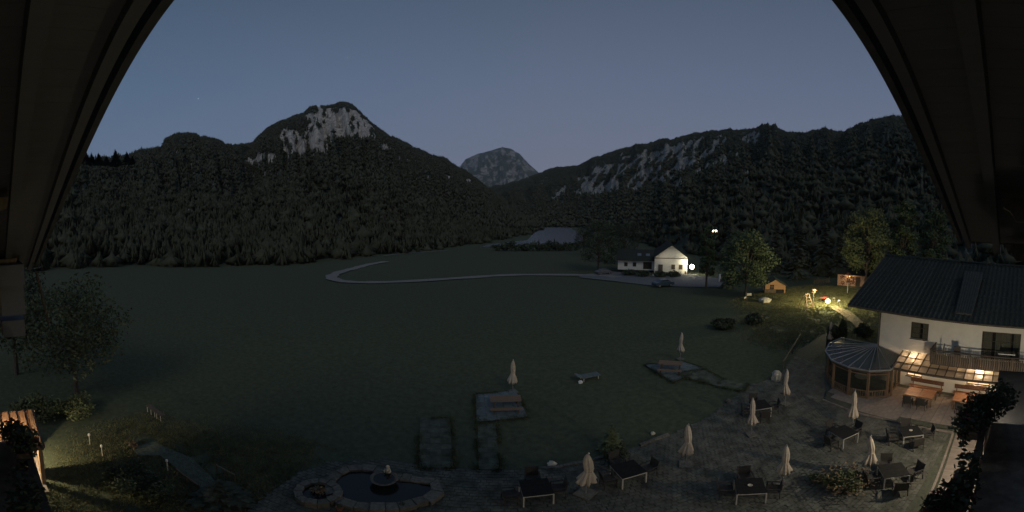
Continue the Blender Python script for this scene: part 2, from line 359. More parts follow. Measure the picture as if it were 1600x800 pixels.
silL = [(-40, 250), (20, 248), (125, 252), (165, 252), (200, 246), (230, 236), (258, 232), (266, 218), (285, 210), (300, 210), (325, 215), (352, 222), (358, 228), (385, 227), (398, 226), (410, 214), (430, 198), (460, 184), (480, 178), (490, 167), (515, 167), (530, 163), (540, 161), (556, 165), (575, 184), (590, 197), (605, 210), (625, 220), (650, 232), (672, 242), (700, 250), (715, 262), (740, 278), (760, 296), (790, 316), (830, 338), (850, 346)]
footL = [(-40, 95), (60, 108), (300, 112), (480, 114), (600, 145), (700, 200), (750, 225), (820, 310), (850, 420)]
distL = [(-40, 420), (130, 500), (200, 700), (260, 1000), (360, 1100), (400, 1450), (540, 1500), (650, 1300), (750, 1100), (850, 1000)]
_, TL = mountain('mountain', silL, footL, distL, 'left', mrock, seed=3, ntree=52000)
silF = [(690, 290), (718, 262), (728, 249), (745, 241), (765, 236), (785, 230), (797, 232), (812, 241), (828, 258), (843, 271), (870, 282), (900, 300)]
mountain('mountain', silF, [(690, 2600), (900, 2600)], [(690, 6000), (900, 6000)], 'far', mfar, nr=80, seed=9, jag=.3, step=1)
silR = [(745, 300), (770, 292), (800, 286), (845, 270), (870, 262), (900, 259), (930, 246), (960, 236), (990, 228), (1030, 219), (1050, 218), (1080, 208), (1120, 205), (1160, 203), (1190, 197), (1205, 199), (1215, 205), (1245, 208), (1275, 205), (1310, 206), (1330, 196), (1352, 187), (1380, 182), (1420, 181), (1460, 184), (1520, 190), (1600, 196), (1700, 210)]
footR = [(745, 520), (900, 500), (960, 330), (1060, 160), (1150, 110), (1300, 88), (1450, 80), (1700, 70)]
distR = [(745, 2600), (845, 2400), (1000, 2000), (1190, 1500), (1400, 1000), (1600, 800), (1700, 800)]
_, TR = mountain('mountain', silR, footR, distR, 'right', mrockr, seed=21, ntree=75000, pw=1.2)

# forests on the slopes
def forest(name, pts, label, hmin, hmax, sides=5, tiers=2, decid=.2):
    N = len(pts); r = np.hypot(pts[:, 0], pts[:, 1]); h = rng.uniform(hmin, hmax, N) * (1 + .25 * (rng.random(N) > .93)); w = h * rng.uniform(.17, .26, N) * (1.45 if sides > 6 else 1)
    V = []; F = []; base = 0
    dec = rng.random(N) < decid
    h = np.where(dec, h * .7, h); w = np.where(dec, w * 1.9, w)
    for t in range(tiers):
        zb = pts[:, 2] + h * (.08 + .42 * t / max(tiers - 1, 1) * .9); zt = pts[:, 2] + (h if t == tiers - 1 else h * (.62 + .1 * t))
        zb = np.where(dec & (t == 0), pts[:, 2] + h * .45, zb); ww = w * (1 - .62 * t / max(tiers - 1, 1) * (.8 if tiers == 2 else 1))
        a0 = rng.random(N) * 6.28
        for k in range(sides):
            a = a0 + 6.283 * k / sides; q = ww * rng.uniform(.7, 1.25, N) * (1 if k % 2 or sides < 6 else .5)
            V.append(np.stack([pts[:, 0] + q * np.cos(a), pts[:, 1] + q * np.sin(a), zb + rng.uniform(-.06, .04, N) * h], -1))
        V.append(np.stack([pts[:, 0] + rng.normal(0, .03, N) * h, pts[:, 1], np.where(dec, pts[:, 2] + h * (.9 + .1 * t), zt)], -1))
        V.append(np.stack([pts[:, 0], pts[:, 1], np.where(dec, pts[:, 2] + h * .1, zb + .05 * h)], -1))
        for k in range(sides):
            b = base + np.arange(N)
            F.append(np.stack([b + N * k, b + N * ((k + 1) % sides), b + N * sides], -1))
            F.append(np.stack([b + N * ((k + 1) % sides), b + N * k, b + N * (sides + 1)], -1))
        base += N * (sides + 2)
    me = npmesh(name, np.concatenate(V), np.concatenate(F), 3)
    o = link(name, me, M['forest']); props(o, label, 'forest', kind='stuff'); return o
M['forest'] = mat('forest', (.075, .080, .054), .95, .25, .08, detail=8, spec=.05)
def split(P, d):
    r = np.hypot(P[:, 0], P[:, 1]); return P[r < d], P[r >= d]
TLn, TLf = split(TL, 330); TRn, TRf = split(TR, 330)
forest('forest', TLf, 'dark spruce forest covering the mountain left of the valley', 7.5, 12.5)
forest('forest', TRf, 'mixed forest covering the long mountainside right of the valley', 7, 11.5, decid=.4)
def dense(P, n):
    Q = np.concatenate([P + np.concatenate([rng.normal(0, 3.5, (len(P), 2)), np.zeros((len(P), 1))], 1) for _ in range(n)]); return Q
forest('forest_edge', dense(TLn, 3), 'near black spruces massed at the left edge of the meadow', 5.5, 8.5, sides=10, tiers=4, decid=.3)
forest('forest_edge', dense(TRn, 3), 'tall trees massed on the slope behind the garden lawn', 4.5, 7.5, sides=10, tiers=4, decid=.45)

# ================================================================ PATHS, PLAZA
strip('meadow_path', [(604, 409), (575, 414), (555, 419.5), (530, 426), (518, 434), (540, 440.5), (600, 441.5), (720, 435), (810, 430), (930, 430.5), (965, 434)], 3.0, M['gravel'], .14)
strip('shore_path', [(600, 400), (640, 396), (700, 391)], 1.6, M['gravel'], .14)
sheet('car_park', [gnd(*p)[:2] for p in ((905, 430), (960, 424), (1010, 428), (1080, 430), (1128, 436), (1132, 450), (1080, 449), (1020, 447), (960, 440), (905, 434))], M['asphalt'], .12, 5)
plz = [at(*p) for p in ((385, 800), (430, 764), (470, 738), (515, 722), (600, 716), (700, 730), (780, 735), (870, 727), (945, 712), (1045, 680), (1100, 655), (1150, 620), (1165, 603), (1215, 590), (1250, 545), (1290, 520), (1325, 520))] + [(22, 15), (22, 2.4), (10, 2.1), (9.4, .5), (9, -1), (-4, -1), (-5, 4)]
sheet('plaza_bed', plz, M['joint'], .004)
def inside(P, x, y): return bool(inpoly(np.array(x), np.array(y), P))
pond_px = [(522, 757), (530, 744), (546, 737), (577, 735), (590, 741), (607, 750), (640, 752), (672, 757), (674, 767), (660, 777), (622, 786), (575, 787), (545, 782), (528, 772)]
pond = [at(*p, .2) for p in pond_px]
def offset(P, d):
    n = len(P); o = []
    for i in range(n):
        a, b, c = Vector(P[i - 1]), Vector(P[i]), Vector(P[(i + 1) % n]); t = (c - a).normalized(); o.append(tuple(b + Vector((t.y, -t.x)) * d))
    return o
def area(P): return sum(P[i - 1][0] * P[i][1] - P[i][0] * P[i - 1][1] for i in range(len(P))) / 2
if area(pond) < 0: pond = pond[::-1]
pout = offset(pond, .42); basin_c = at(497, 769, .25)
deck = [(16.85, 10.45), (17.9, 11.0), (21.66, 11.0), (21.66, -3), (16.9, -3), (16.9, .78), (16.95, 2.45), (16.72, 5.6), (16.62, 8.0)]
mb = MB()
yy = -1.
while yy < 20:
    off = .105 * (int(round(yy / .18)) % 2); xx = -9. + off
    while xx < 21.6:
        cx_, cy_ = xx + random.uniform(-.015, .015), yy + random.uniform(-.015, .015)
        if inside(plz, cx_, cy_) and not inside(pout, cx_, cy_) and not inside(deck, cx_, cy_) and not (cy_ < 2.7 and cx_ > 9.3) and math.hypot(cx_ - basin_c[0], cy_ - basin_c[1]) > .8:
            w, d, h = .19 + random.uniform(-.02, .01), .16 + random.uniform(-.02, .01), .022 + random.uniform(-.009, .012); a = random.uniform(-.06, .06)
            c, s_ = math.cos(a), math.sin(a); P = [(cx_ + i * w / 2 * c - j * d / 2 * s_, cy_ + i * w / 2 * s_ + j * d / 2 * c) for i, j in ((-1, -1), (1, -1), (1, 1), (-1, 1))]
            mb.add([(p[0], p[1], .005) for p in P] + [(p[0], p[1], h) for p in P], [(4, 5, 6, 7), (0, 1, 5, 4), (1, 2, 6, 5), (2, 3, 7, 6), (3, 0, 4, 7)])
        xx += .21
    yy += .18
props(mb.build('paving_stones', M['cobble']), 'grey cobbles with mossy joints paving the beer garden', 'paving', kind='stuff')
# terrace along the wing, with slabs
dk = MB().poly(deck, -.02, .09).build('terrace', M['joint']); dk['kind'] = 'structure'
sm = None
y0 = -3.
for iy in range(24):
    for ix in range(9):
        x0 = 16.72 + ix * .56; yb = -3. + iy * .58
        if all(inside(deck, x0 + a, yb + b) for a, b in ((.0, .02), (.54, .02), (.54, .56), (.0, .56))):
            if sm is None:
                b = MB().box((0, 0, 0), (.545, .565, .03)); ob = b.build('paving_slab', M['pink'], dk, world=False); sm = ob.data
            else: ob = bpy.data.objects.new('paving_slab', sm); S.collection.objects.link(ob); ob.parent = dk
            ob.location = (x0 + .28, yb + .29, .1 + random.uniform(-.004, .004))
# pale kerb of the terrace and the board walk
wk = MB().poly([(16.88, .74), (16.93, 2.42), (9.0, 2.02), (9.0, .34)], -.02, .06).build('walkway', M['joint']); wk['kind'] = 'structure'
bm_ = None
for i in range(54):
    x = 9.08 + i * .146; yb = .34 + (x - 9) * .0508
    if bm_ is None: ob = MB().box((0, 0, 0), (.132, 1.58, .035)).build('board', M['board'], wk, world=False); bm_ = ob.data
    else: ob = bpy.data.objects.new('board', bm_); S.collection.objects.link(ob); ob.parent = wk
    ob.location = (x, yb + .83, .075 + random.uniform(-.004, .004))
def kerb(pts, w, h, name, label, m, seg=.5):
    t = thing(name, label, 'kerb', (pts[0][0], pts[0][1], 0))
    for a, b in zip(pts[:-1], pts[1:]):
        a, b = Vector((*a, 0)), Vector((*b, 0)); L = (b - a).length; n = max(1, round(L / seg))
        for i in range(n):
            p, q = a.lerp(b, i / n), a.lerp(b, (i + .96) / n); z = float(gz(p.x, p.y)) + h / 2 + random.uniform(-.006, .006)
            MB().bar((p.x, p.y, z), (q.x, q.y, z), w * random.uniform(.9, 1.1), h, ).build('kerb_stone', m, t)
kerb([(9.0, 2.12), (16.6, 2.5), (16.62, 5.6), (16.5, 8.1), (16.75, 10.6)], .09, .12, 'terrace_kerb', 'pale stone kerb edging the terrace and board walk', M['pink'], .8)
kerb([at(*p) for p in ((1000, 697), (1022, 688), (1045, 680))], .16, .12, 'stone_edging', 'pale straight edging stones right of the small spruce', M['stone'], .45)
kerb([at(*p) for p in ((850, 733), (880, 729), (915, 722), (945, 714))], .14, .10, 'stone_edging', 'pale edging stones behind the two bottom tables', M['stone'], .45)
# slabs out in the meadow
def pad(P, label, nx, ny, m, name='stone_pad'):
    P = [Vector(p) for p in P]; t = MB()
    z = max(float(gz(p.x, p.y)) for p in P) + .03
    t.poly([tuple(p) for p in P], z - .5, z).build(name, M['joint']); o = bpy.context.scene.objects[-1] if False else None
    return P, z
def slabpad(P, label, nx, ny, name='stone_pad', m=None):
    P = [Vector(p) for p in P]; z = max(float(gz(p.x, p.y)) for p in P) + .05
    base = MB().poly([tuple(p) for p in (P if area([tuple(q) for q in P]) > 0 else P[::-1])], z - .5, z).build(name, M['joint']); base['kind'] = 'structure'
    for i in range(nx):
        for j in range(ny):
            def q(u, v): return (P[0].lerp(P[1], u)).lerp(P[3].lerp(P[2], u), v)
            e = .015; c = [q((i + e) / nx, (j + e) / ny), q((i + 1 - e) / nx, (j + e) / ny), q((i + 1 - e) / nx, (j + 1 - e) / ny), q((i + e) / nx, (j + 1 - e) / ny)]
            c = [tuple(v) for v in c]
            if area(c) < 0: c = c[::-1]
            MB().poly(c, z - .02, z + .025 + random.uniform(0, .008)).build('paving_slab', m or M['slab'], base)
    return z
M['oldslab'] = mat('mossy slab', (.078, .09, .066), .95, .45, 2, .5, rand=.2)
z1 = slabpad([gnd(745, 660)[:2], gnd(824, 652)[:2], gnd(806, 612)[:2], gnd(743, 618)[:2]], '', 5, 6)
slabpad([gnd(748, 735)[:2], gnd(780, 735)[:2], gnd(775, 664)[:2], gnd(746, 664)[:2]], '', 2, 9, 'slab_path', M['oldslab'])
slabpad([gnd(655, 732)[:2], gnd(708, 732)[:2], gnd(703, 655)[:2], gnd(656, 655)[:2]], '', 3, 9, 'slab_path', M['oldslab'])
z2 = slabpad([gnd(1008, 572)[:2], gnd(1052, 598)[:2], gnd(1100, 577)[:2], gnd(1066, 566)[:2]], '', 5, 5)
slabpad([gnd(1056, 586)[:2], gnd(1120, 604)[:2], gnd(1130, 594)[:2], gnd(1098, 577)[:2]], '', 7, 3, 'slab_path', M['oldslab'])
slabpad([gnd(1120, 604)[:2], gnd(1160, 612)[:2], gnd(1168, 602)[:2], gnd(1130, 594)[:2]], '', 5, 3, 'slab_path', M['oldslab'])
sheet('worn_track', [gnd(*p)[:2] for p in ((1296, 480), (1306, 478), (1330, 488), (1352, 506), (1362, 520), (1345, 520), (1335, 508), (1315, 492))], mat('worn earth', (.15, .125, .085), .95, .3, 3), .05, 2)
sheet('garden_path', [gnd(*p)[:2] for p in ((205, 700), (240, 690), (300, 716), (330, 745), (352, 768), (325, 772), (290, 742), (250, 712), (215, 712))], mat('path gravel', (.105, .118, .085), .95, .3, 6, .4), .03, 2)

# ================================================================ HOTEL (the building the view is taken from)
ZR, SL, DV = 15.1, .385, 1.6
ht = thing('hotel', 'dark timber gable and roof of the hotel arching over the whole view', 'building', (0, -1.4, 0))
XL, XR = -11.4, 9.2
WX = 21.68
def rz_(x): return ZR - SL * abs(x)
rf = MB()
for sx, xe in ((-1, XL), (1, XR)):
    rf.add([(0, DV - .12, ZR), (xe, DV - .12, rz_(xe)), (xe, -9, rz_(xe)), (0, -9, ZR), (0, DV - .12, ZR + .35), (xe, DV - .12, rz_(xe) + .3), (xe, -9, rz_(xe) + .3), (0, -9, ZR + .35)], [(0, 1, 2, 3), (7, 6, 5, 4), (0, 4, 5, 1), (1, 5, 6, 2), (2, 6, 7, 3)])
roof = rf.build('roof', M['tile'], ht)
for sx, xe in ((-1, XL), (1, XR)):
    x = .25
    while x < abs(xe) - .1:
        c = x * sx; MB().box((c, -2.2, rz_(c) - .022), (.296, 7.3, .03), ry=sx * math.atan(SL)).build('soffit_board', M['soffit'], roof); x += .279
    MB().bar((0, DV, ZR + .12), (xe * 1.0, DV, rz_(xe) + .12), .1, .38, up=(0, 0, 1)).build('bargeboard', M['barge'], roof)
    MB().bar((0, DV - 1.05, ZR - .16), (xe, DV - 1.05, rz_(xe) - .16), .18, .24).build('rafter', M['soffit'], roof)
    MB().bar((0, DV - .25, ZR - .1), (xe, DV - .25, rz_(xe) - .1), .14, .16).build('rafter', M['soffit'], roof)
def purlin(x, y1, s=.34):
    zc = rz_(x) - .42; b = MB(); prof = [(y1, s / 2), (y1 - .05, -.02), (y1 - .18, -.08), (y1 - .3, -s * .75), (-3, -s * .75), (-3, s / 2)]
    vs = [(x - .13, p[0], zc + p[1]) for p in prof] + [(x + .13, p[0], zc + p[1]) for p in prof]; n = len(prof)
    b.add(vs, [tuple(range(n)), tuple(range(n, 2 * n))[::-1]] + [(i, i + n, (i + 1) % n + n, (i + 1) % n) for i in range(n)])
    return b.build('purlin', M['oldwood'], ht)
for x, y1 in ((-6.1, .42), (6.1, .35), (-9.7, .8), (8.4, .3), (0, 1.2)): purlin(x, y1)
wallb = MB(); wallb.add([(-9, -1.3, 0), (7, -1.3, 0), (7, -1.3, rz_(7)), (0, -1.3, ZR), (-9, -1.3, rz_(9))], [(0, 1, 2, 3, 4)])
wallb.add([(-9, -9, 0), (-9, -1.3, 0), (-9, -1.3, rz_(9)), (-9, -9, rz_(9))], [(0, 1, 2, 3)]); wallb.add([(7, -9, 0), (7, -1.3, 0), (7, -1.3, rz_(7)), (7, -9, rz_(7))], [(0, 3, 2, 1)])
wallb.build('wall', mat('hotel wall', (.35, .33, .29), .9, .08, 2), ht)
for zf, yb in ((6.4, .39), (3.3, .39)):
    bal = MB().span((-6.2, -1.28, zf - .18), (7.0, yb - .05, zf)).build('balcony', M['balc'], ht)
    x = -6.15; bmm = None
    while x < 7.0:
        if bmm is None: ob = MB().box((0, 0, 0), (.125, .03, .92)).build('balcony_board', M['balc'], bal, world=False); bmm = ob.data
        else: ob = bpy.data.objects.new('balcony_board', bmm); S.collection.objects.link(ob); ob.parent = bal
        ob.location = Vector((x, yb, zf + .42)) - ht.location; x += .142
    MB().span((-6.22, yb - .06, zf + .93), (7.03, yb + .06, zf + 1.0)).build('handrail', M['darkwood'], bal)
    for sx in (-6.2, 7.0):
        MB().span((sx - .02, -1.25, zf - .05), (sx + .02, yb - .03, zf + .9)).build('side_panel', M['balc'], bal)
for x in (-6.12, 6.95): MB().span((x - .1, yb - .16, 0), (x + .1, yb + .02, 6.2)).build('balcony_post', M['darkwood'], ht)
# boarded end panels and downpipe under the left eave
for z0, z1_, x0, x1 in ((10.35, 10.95, -11.2, -9.3), (9.35, 10.28, -11.2, -9.8), (8.5, 9.05, -11.2, -10.3)):
    pn = MB().span((x0, .25, z0), (x1, .95, z1_)).build('eave_box', M['soffit'], ht)
    k = z0 + .1
    while k < z1_ - .02: MB().span((x0, .20, k), (x1, .248, k + .13)).build('plank', M['oldwood'], pn); k += .15
p0, p1 = atx(57, 425, -9.6), atx(76, 505, -9.6)
MB().tube([p0, p1], .04).build('downpipe', M['darkwood'], ht)
MB().tube([(XL - .08, -3, rz_(XL) + .02), (XL - .08, DV, rz_(XL) + .02)], .07).build('gutter', M['darkwood'], ht)
lamp_col = (1.0, .85, .64)

# flower boxes and plants on the balcony corners
def leafcloud(n, blobs, size, seed=0, flat=.0, hollow=.25):
    """n leaf quads spread through ellipsoid blobs [(x,y,z,rx,ry,rz), ...]"""
    g = np.random.default_rng(seed); B = np.array(blobs, float); vol = (B[:, 3] * B[:, 4] * B[:, 5]) ** .7; k = g.choice(len(B), n, p=vol / vol.sum())
    d = g.normal(size=(n, 3)); d /= np.linalg.norm(d, axis=1)[:, None]; q = (hollow + (1 - hollow) * g.random(n)) ** .6
    c = B[k, :3] + d * B[k, 3:6] * (q * (1 + .22 * np.sin(d[:, 0] * 7 + k) * np.cos(d[:, 2] * 6 + k * 2)))[:, None]
    a = g.normal(size=(n, 3)); a /= np.linalg.norm(a, axis=1)[:, None]; b = np.cross(a, g.normal(size=(n, 3))); b /= np.linalg.norm(b, axis=1)[:, None]
    b[:, 2] *= (1 - flat); s1 = size * g.uniform(.6, 1.35, n)[:, None]; s2 = s1 * .55
    V = np.stack([c - a * s1, c - b * s2, c + a * s1, c + b * s2], 1).reshape(-1, 3); F = np.arange(4 * n).reshape(-1, 4); return V, F
def flowerbox(x, y, z, L, label, seed, spread=.5, n=900):
    t = thing('flower_box', label, 'flower box', (x, y, z))
    MB().box((x, y, z + .11), (L, .24, .22)).build('box', M['darkwood'], t)
    g = random.Random(seed); bl = [(x + g.uniform(-L / 2, L / 2), y + g.uniform(-.12, .12), z + .35 + g.uniform(-.1, .15), .28, .24, .26) for _ in range(int(L / .3) + 2)]
    bl += [(x + g.uniform(-L / 2, L / 2), y + (.22 if x > 0 else .04), z + g.uniform(-.15, .1), .2, .14, .26) for _ in range(int(L / .3))]
    V, F = leafcloud(n, bl, .055, seed); link('foliage', npmesh('foliage', V, F, 4), M['leaf'], t)
    V, F = leafcloud(n // 9, bl, .045, seed + 1, hollow=.8); link('blossom', npmesh('blossom', V, F, 4), M['redleaf'], t)
    return t
t = flowerbox(6.55, .50, 7.36, .9, 'dark flower box spilling leaves on the right balcony corner', 5, n=1500)
V, F = leafcloud(2600, [(6.75, .62, 7.75, .42, .36, .42), (6.9, .45, 7.5, .35, .3, .4), (6.5, .75, 7.5, .35, .3, .35), (7.0, .3, 7.8, .4, .4, .4), (7.3, .1, 7.9, .5, .4, .4)], .05, 55); link('bush', npmesh('bush', V, F, 4), M['leaf'], t)
flowerbox(-5.75, .28, 7.36, .8, 'dark flower box on the left balcony corner above the lit shelter', 6, n=1200)
flowerbox(4.1, .5, 7.36, 1.3, 'flower box along the balcony rail at the bottom right edge', 8, n=900)
flowerbox(-4.2, .22, 7.3, 1.3, 'flower box along the balcony rail at the bottom left edge', 9, n=500)
def shrub(name, label, cat, blobs, n, size, m, seed, stems=5, group=None, flat=0.):
    b0 = blobs[0]; zb = float(gz(b0[0], b0[1])) ; t = thing(name, label, cat, (b0[0], b0[1], zb), group=group)
    V, F = leafcloud(n, blobs, size, seed, flat); link('foliage', npmesh('foliage', V, F, 4), m, t)
    g = random.Random(seed); mb = MB()
    for i in range(stems):
        c = blobs[i % len(blobs)]; mb.tube([(b0[0] + g.uniform(-.1, .1), b0[1] + g.uniform(-.1, .1), zb - .05), ((b0[0] + c[0]) / 2 + g.uniform(-.1, .1), (b0[1] + c[1]) / 2, (zb + c[2]) / 2), (c[0], c[1], c[2] + c[5] * .4)], [.04, .025, .01], 5)
    mb.build('stem', M['bark'], t); return t
ax = thing('hotel_annex', 'flat roofed dark annex joining the hotel and its wing at the right edge', 'building', (9, -1, 0))
MB().span((9, -3.2, 0), (WX - .75, .46, 2.9)).build('wall', M['darkwood'], ax); MB().span((8.9, -3.3, 2.9), (WX - .7, .52, 3.02)).build('roof', M['dark'], ax)

# ================================================================ HOTEL WING
wg = thing('hotel_wing', 'white hotel wing with dark tiled roof, balcony and glazed terrace roof', 'building', (WX, 0, 0))
YE = 9.3
def wallrect(y0, y1, z0, z1): return [(WX, y0, z0), (WX, y1, z0), (WX, y1, z1), (WX, y0, z1)]
openings = [(5.58, 6.85, 4.0, 5.25), (-.70, 1.88, 3.08, 5.2), (5.78, 6.95, .95, 2.05), (1.12, 2.70, .98, 2.05), (-2.6, -1.6, 4.0, 5.2)]
mbw = MB(); ys = sorted({-3.5, YE} | {o[0] for o in openings} | {o[1] for o in openings}); zs = sorted({0., 6.3} | {o[2] for o in openings} | {o[3] for o in openings})
for a, b in zip(ys[:-1], ys[1:]):
    for c, d in zip(zs[:-1], zs[1:]):
        ym, zm = (a + b) / 2, (c + d) / 2
        if not any(o[0] < ym < o[1] and o[2] < zm < o[3] for o in openings): mbw.add(wallrect(a, b, c, d), [(0, 3, 2, 1)])
for (a, b, c, d) in openings:
    for p, q in (((a, c), (b, c)), ((b, c), (b, d)), ((b, d), (a, d)), ((a, d), (a, c))):
        mbw.add([(WX, p[0], p[1]), (WX, q[0], q[1]), (WX + .22, q[0], q[1]), (WX + .22, p[0], p[1])], [(0, 1, 2, 3)])
RX, RZ = 27.3, 9.3; EX, EZ = 20.25, 6.12; SLW = (RZ - EZ) / (RX - EX)
def wz(x): return EZ + SLW * (RX - EX - abs(x - RX))
mbw.add([(WX, YE, 0), (33, YE, 0), (33, YE, wz(33) - .1), (RX, YE, RZ - .1), (WX, YE, wz(WX) - .1)], [(0, 1, 2, 3, 4)])
mbw.add([(WX + .6, -3.5, 0), (WX + .6, YE - .1, 0), (WX + .6, YE - .1, 6.), (WX + .6, -3.5, 6.)], [(0, 3, 2, 1)])
mbw.add([(WX, -3.5, 0), (33, -3.5, 0), (33, -3.5, 6.3), (WX, -3.5, 6.3)], [(0, 1, 2, 3)])
mbw.build('wall', M['plaster'], wg)
def window(a, b, c, d, lit=False, cols=2, rows=2, nm='window', curt=True):
    w = MB()
    for p in ((a, a + .07, c, d), (b - .07, b, c, d), (a + .07, b - .07, c, c + .07), (a + .07, b - .07, d - .07, d)): w.span((WX + .06, p[0], p[2]), (WX + .13, p[1], p[3]))
    wo = w.build(nm, M['darkwood'], wg)
    mu = MB()
    for i in range(1, cols): y = a + (b - a) * i / cols; mu.span((WX + .07, y - .025, c + .07), (WX + .12, y + .025, d - .07))
    for j in range(1, rows): z = c + (d - c) * j / rows; mu.span((WX + .08, a + .07, z - .015), (WX + .11, b - .07, z + .015))
    mu.build('muntin', M['darkwood'], wo)
    for i in range(cols):
        ya, yb_ = a + .075 + (b - a - .15) * i / cols, a + .075 + (b - a - .15) * (i + 1) / cols
        MB().span((WX + .09, ya, c + .07), (WX + .1, yb_, d - .07)).build('pane', G2, wo)
        if lit: MB().span((WX + .16, ya, c + .02), (WX + .19, yb_, d - .02)).build('lit_room', M['winlit'], wo)
        elif curt:
            nn = 14; vs = []; fs = []
            for k in range(nn + 1):
                y = ya + (yb_ - ya) * k / nn; xo = .17 + .025 * math.sin(k * 2.1 + i)
                vs += [(WX + xo, y, c + .05), (WX + xo, y, d - .05)]
            fs = [(2 * k, 2 * k + 1, 2 * k + 3, 2 * k + 2) for k in range(nn) if not (k > nn * .6 and i % 2 == 0)]
            MB().add(vs, fs).build('curtain', M['curtain'], wo)
    MB().span((WX - .04, a - .04, c - .05), (WX + .05, b + .04, c - .002)).build('sill', M['darkwood'], wo)
    return wo
window(5.58, 6.85, 4.0, 5.25, cols=2, rows=3); window(-.70, 1.88, 3.08, 5.2, cols=4, rows=3, nm='balcony_door'); window(-2.6, -1.6, 4., 5.2)
window(5.78, 6.95, .95, 2.05, True, 2, 2); window(1.12, 2.70, .98, 2.05, True, 2, 2)
MB().span((WX + .5, -3.4, .1), (WX + .55, YE - .2, 6)).build('room_back', M['dark'], wg)
# roof
yA, yB = -4., 11.15
rb = MB(); rb.add([(EX, yA, EZ), (EX, yB, EZ), (RX, yB + .35, RZ), (RX, yA, RZ), (2 * RX - EX, yB, EZ), (2 * RX - EX, yA, EZ)] + [(EX, yA, EZ - .14), (EX, yB, EZ - .14), (RX, yB + .35, RZ - .14), (RX, yA, RZ - .14), (2 * RX - EX, yB, EZ - .14), (2 * RX - EX, yA, EZ - .14)],
    [(0, 3, 2, 1), (3, 5, 4, 2), (6, 7, 8, 9), (9, 8, 10, 11), (0, 1, 7, 6), (1, 2, 8, 7), (2, 4, 10, 8)])
roofw = rb.build('roof', M['tile'], wg)
y = yA + .1; tm = None; Ls = math.hypot(RX - EX, RZ - EZ)
while y < yB - .1:
    if tm is None:
        b = MB(); nrow = 20
        for k in range(nrow):          # each column: overlapping tile rolls stepping down the slope
            u0, u1 = Ls * k / nrow, Ls * (k + 1) / nrow; zt0, zt1 = .065, .04
            b.add([(u0, -.10, .0), (u0, -.05, zt0 - .02), (u0, .05, zt0 - .02), (u0, .10, .0), (u1, -.10, .0), (u1, -.05, zt1 - .02), (u1, .05, zt1 - .02), (u1, .10, 0)], [(0, 1, 5, 4), (1, 2, 6, 5), (2, 3, 7, 6), (0, 3, 2, 1)])
        ob = b.build('tile_row', M['tile'], roofw, world=False); tm = ob.data
    else: ob = bpy.data.objects.new('tile_row', tm); S.collection.objects.link(ob); ob.parent = roofw
    ob.location = Vector((EX, y, EZ + .005)) - wg.location; ob.rotation_euler = (0, -math.atan(SLW), 0); y += .33
MB().tube([(EX - .07, yA, EZ - .05), (EX - .07, yB, EZ - .05)], .07).build('gutter', M['darkwood'], roofw)
MB().bar((EX, yB + .03, EZ - .12), (RX, yB + .38, RZ - .12), .05, .26).build('bargeboard', M['darkwood'], roofw)
MB().tube([(RX, yA, RZ + .05), (RX, yB + .3, RZ + .05)], .11).build('ridge_tile', M['tile'], roofw)
# raised dormer slab with sheet metal roof
dm = MB(); dm.add([(20.9, 2.6, wz(20.9) + .12), (20.9, 3.7, wz(20.9) + .12), (25.2, 3.9, wz(25.2) + .5), (25.2, 2.5, wz(25.2) + .5), (20.9, 2.6, wz(20.9)), (20.9, 3.7, wz(20.9)), (25.2, 3.9, wz(25.2)), (25.2, 2.5, wz(25.2))],
    [(0, 3, 2, 1), (0, 1, 5, 4), (1, 2, 6, 5), (3, 0, 4, 7), (2, 3, 7, 6)])
dd = dm.build('dormer', mat('weathered sheet', (.045, .05, .045), .7, .3, 5), wg)
for i in range(7):
    t_ = (i + .5) / 7; MB().bar((20.9, 2.6 + 1.1 * t_, wz(20.9) + .14), (25.2, 2.5 + 1.4 * t_, wz(25.2) + .52), .04, .05).build('seam', MATS['weathered sheet'], dd)
# balcony of the wing
BX, BZ = 20.22, 3.05; by0, by1 = -2.6, 4.95
bl = MB().span((BX - .02, by0, BZ - .16), (WX, by1, BZ)).build('balcony', M['darkwood'], wg)
y = by0 + .05; bmm = None
while y < by1:
    if bmm is None: ob = MB().box((0, 0, 0), (.025, .10, .86)).build('balcony_board', M['oldwood'], bl, world=False); bmm = ob.data
    else: ob = bpy.data.objects.new('balcony_board', bmm); S.collection.objects.link(ob); ob.parent = bl
    ob.location = Vector((BX - .03, y, BZ + .33)) - wg.location; y += .142
MB().span((BX - .08, by0 - .03, BZ + .86), (BX + .05, by1 + .05, BZ + .93)).build('handrail', M['darkwood'], bl)
MB().span((BX - .01, by0, BZ + .1), (BX + .03, by1, BZ + .18)).build('rail', M['darkwood'], bl)
for k in range(10): MB().box((BX + .08 + k * .145, by1 + .02, BZ + .42), (.10, .025, .84)).build('balcony_board', M['oldwood'], bl)
MB().span((BX, by1 - .02, BZ + .862), (WX, by1 + .06, BZ + .932)).build('handrail', M['darkwood'], bl)
for y in (by1, 2.4, -.2): MB().span((BX - .005, y - .05, BZ), (BX + .09, y + .04, BZ + .85)).build('balcony_post', M['darkwood'], bl)
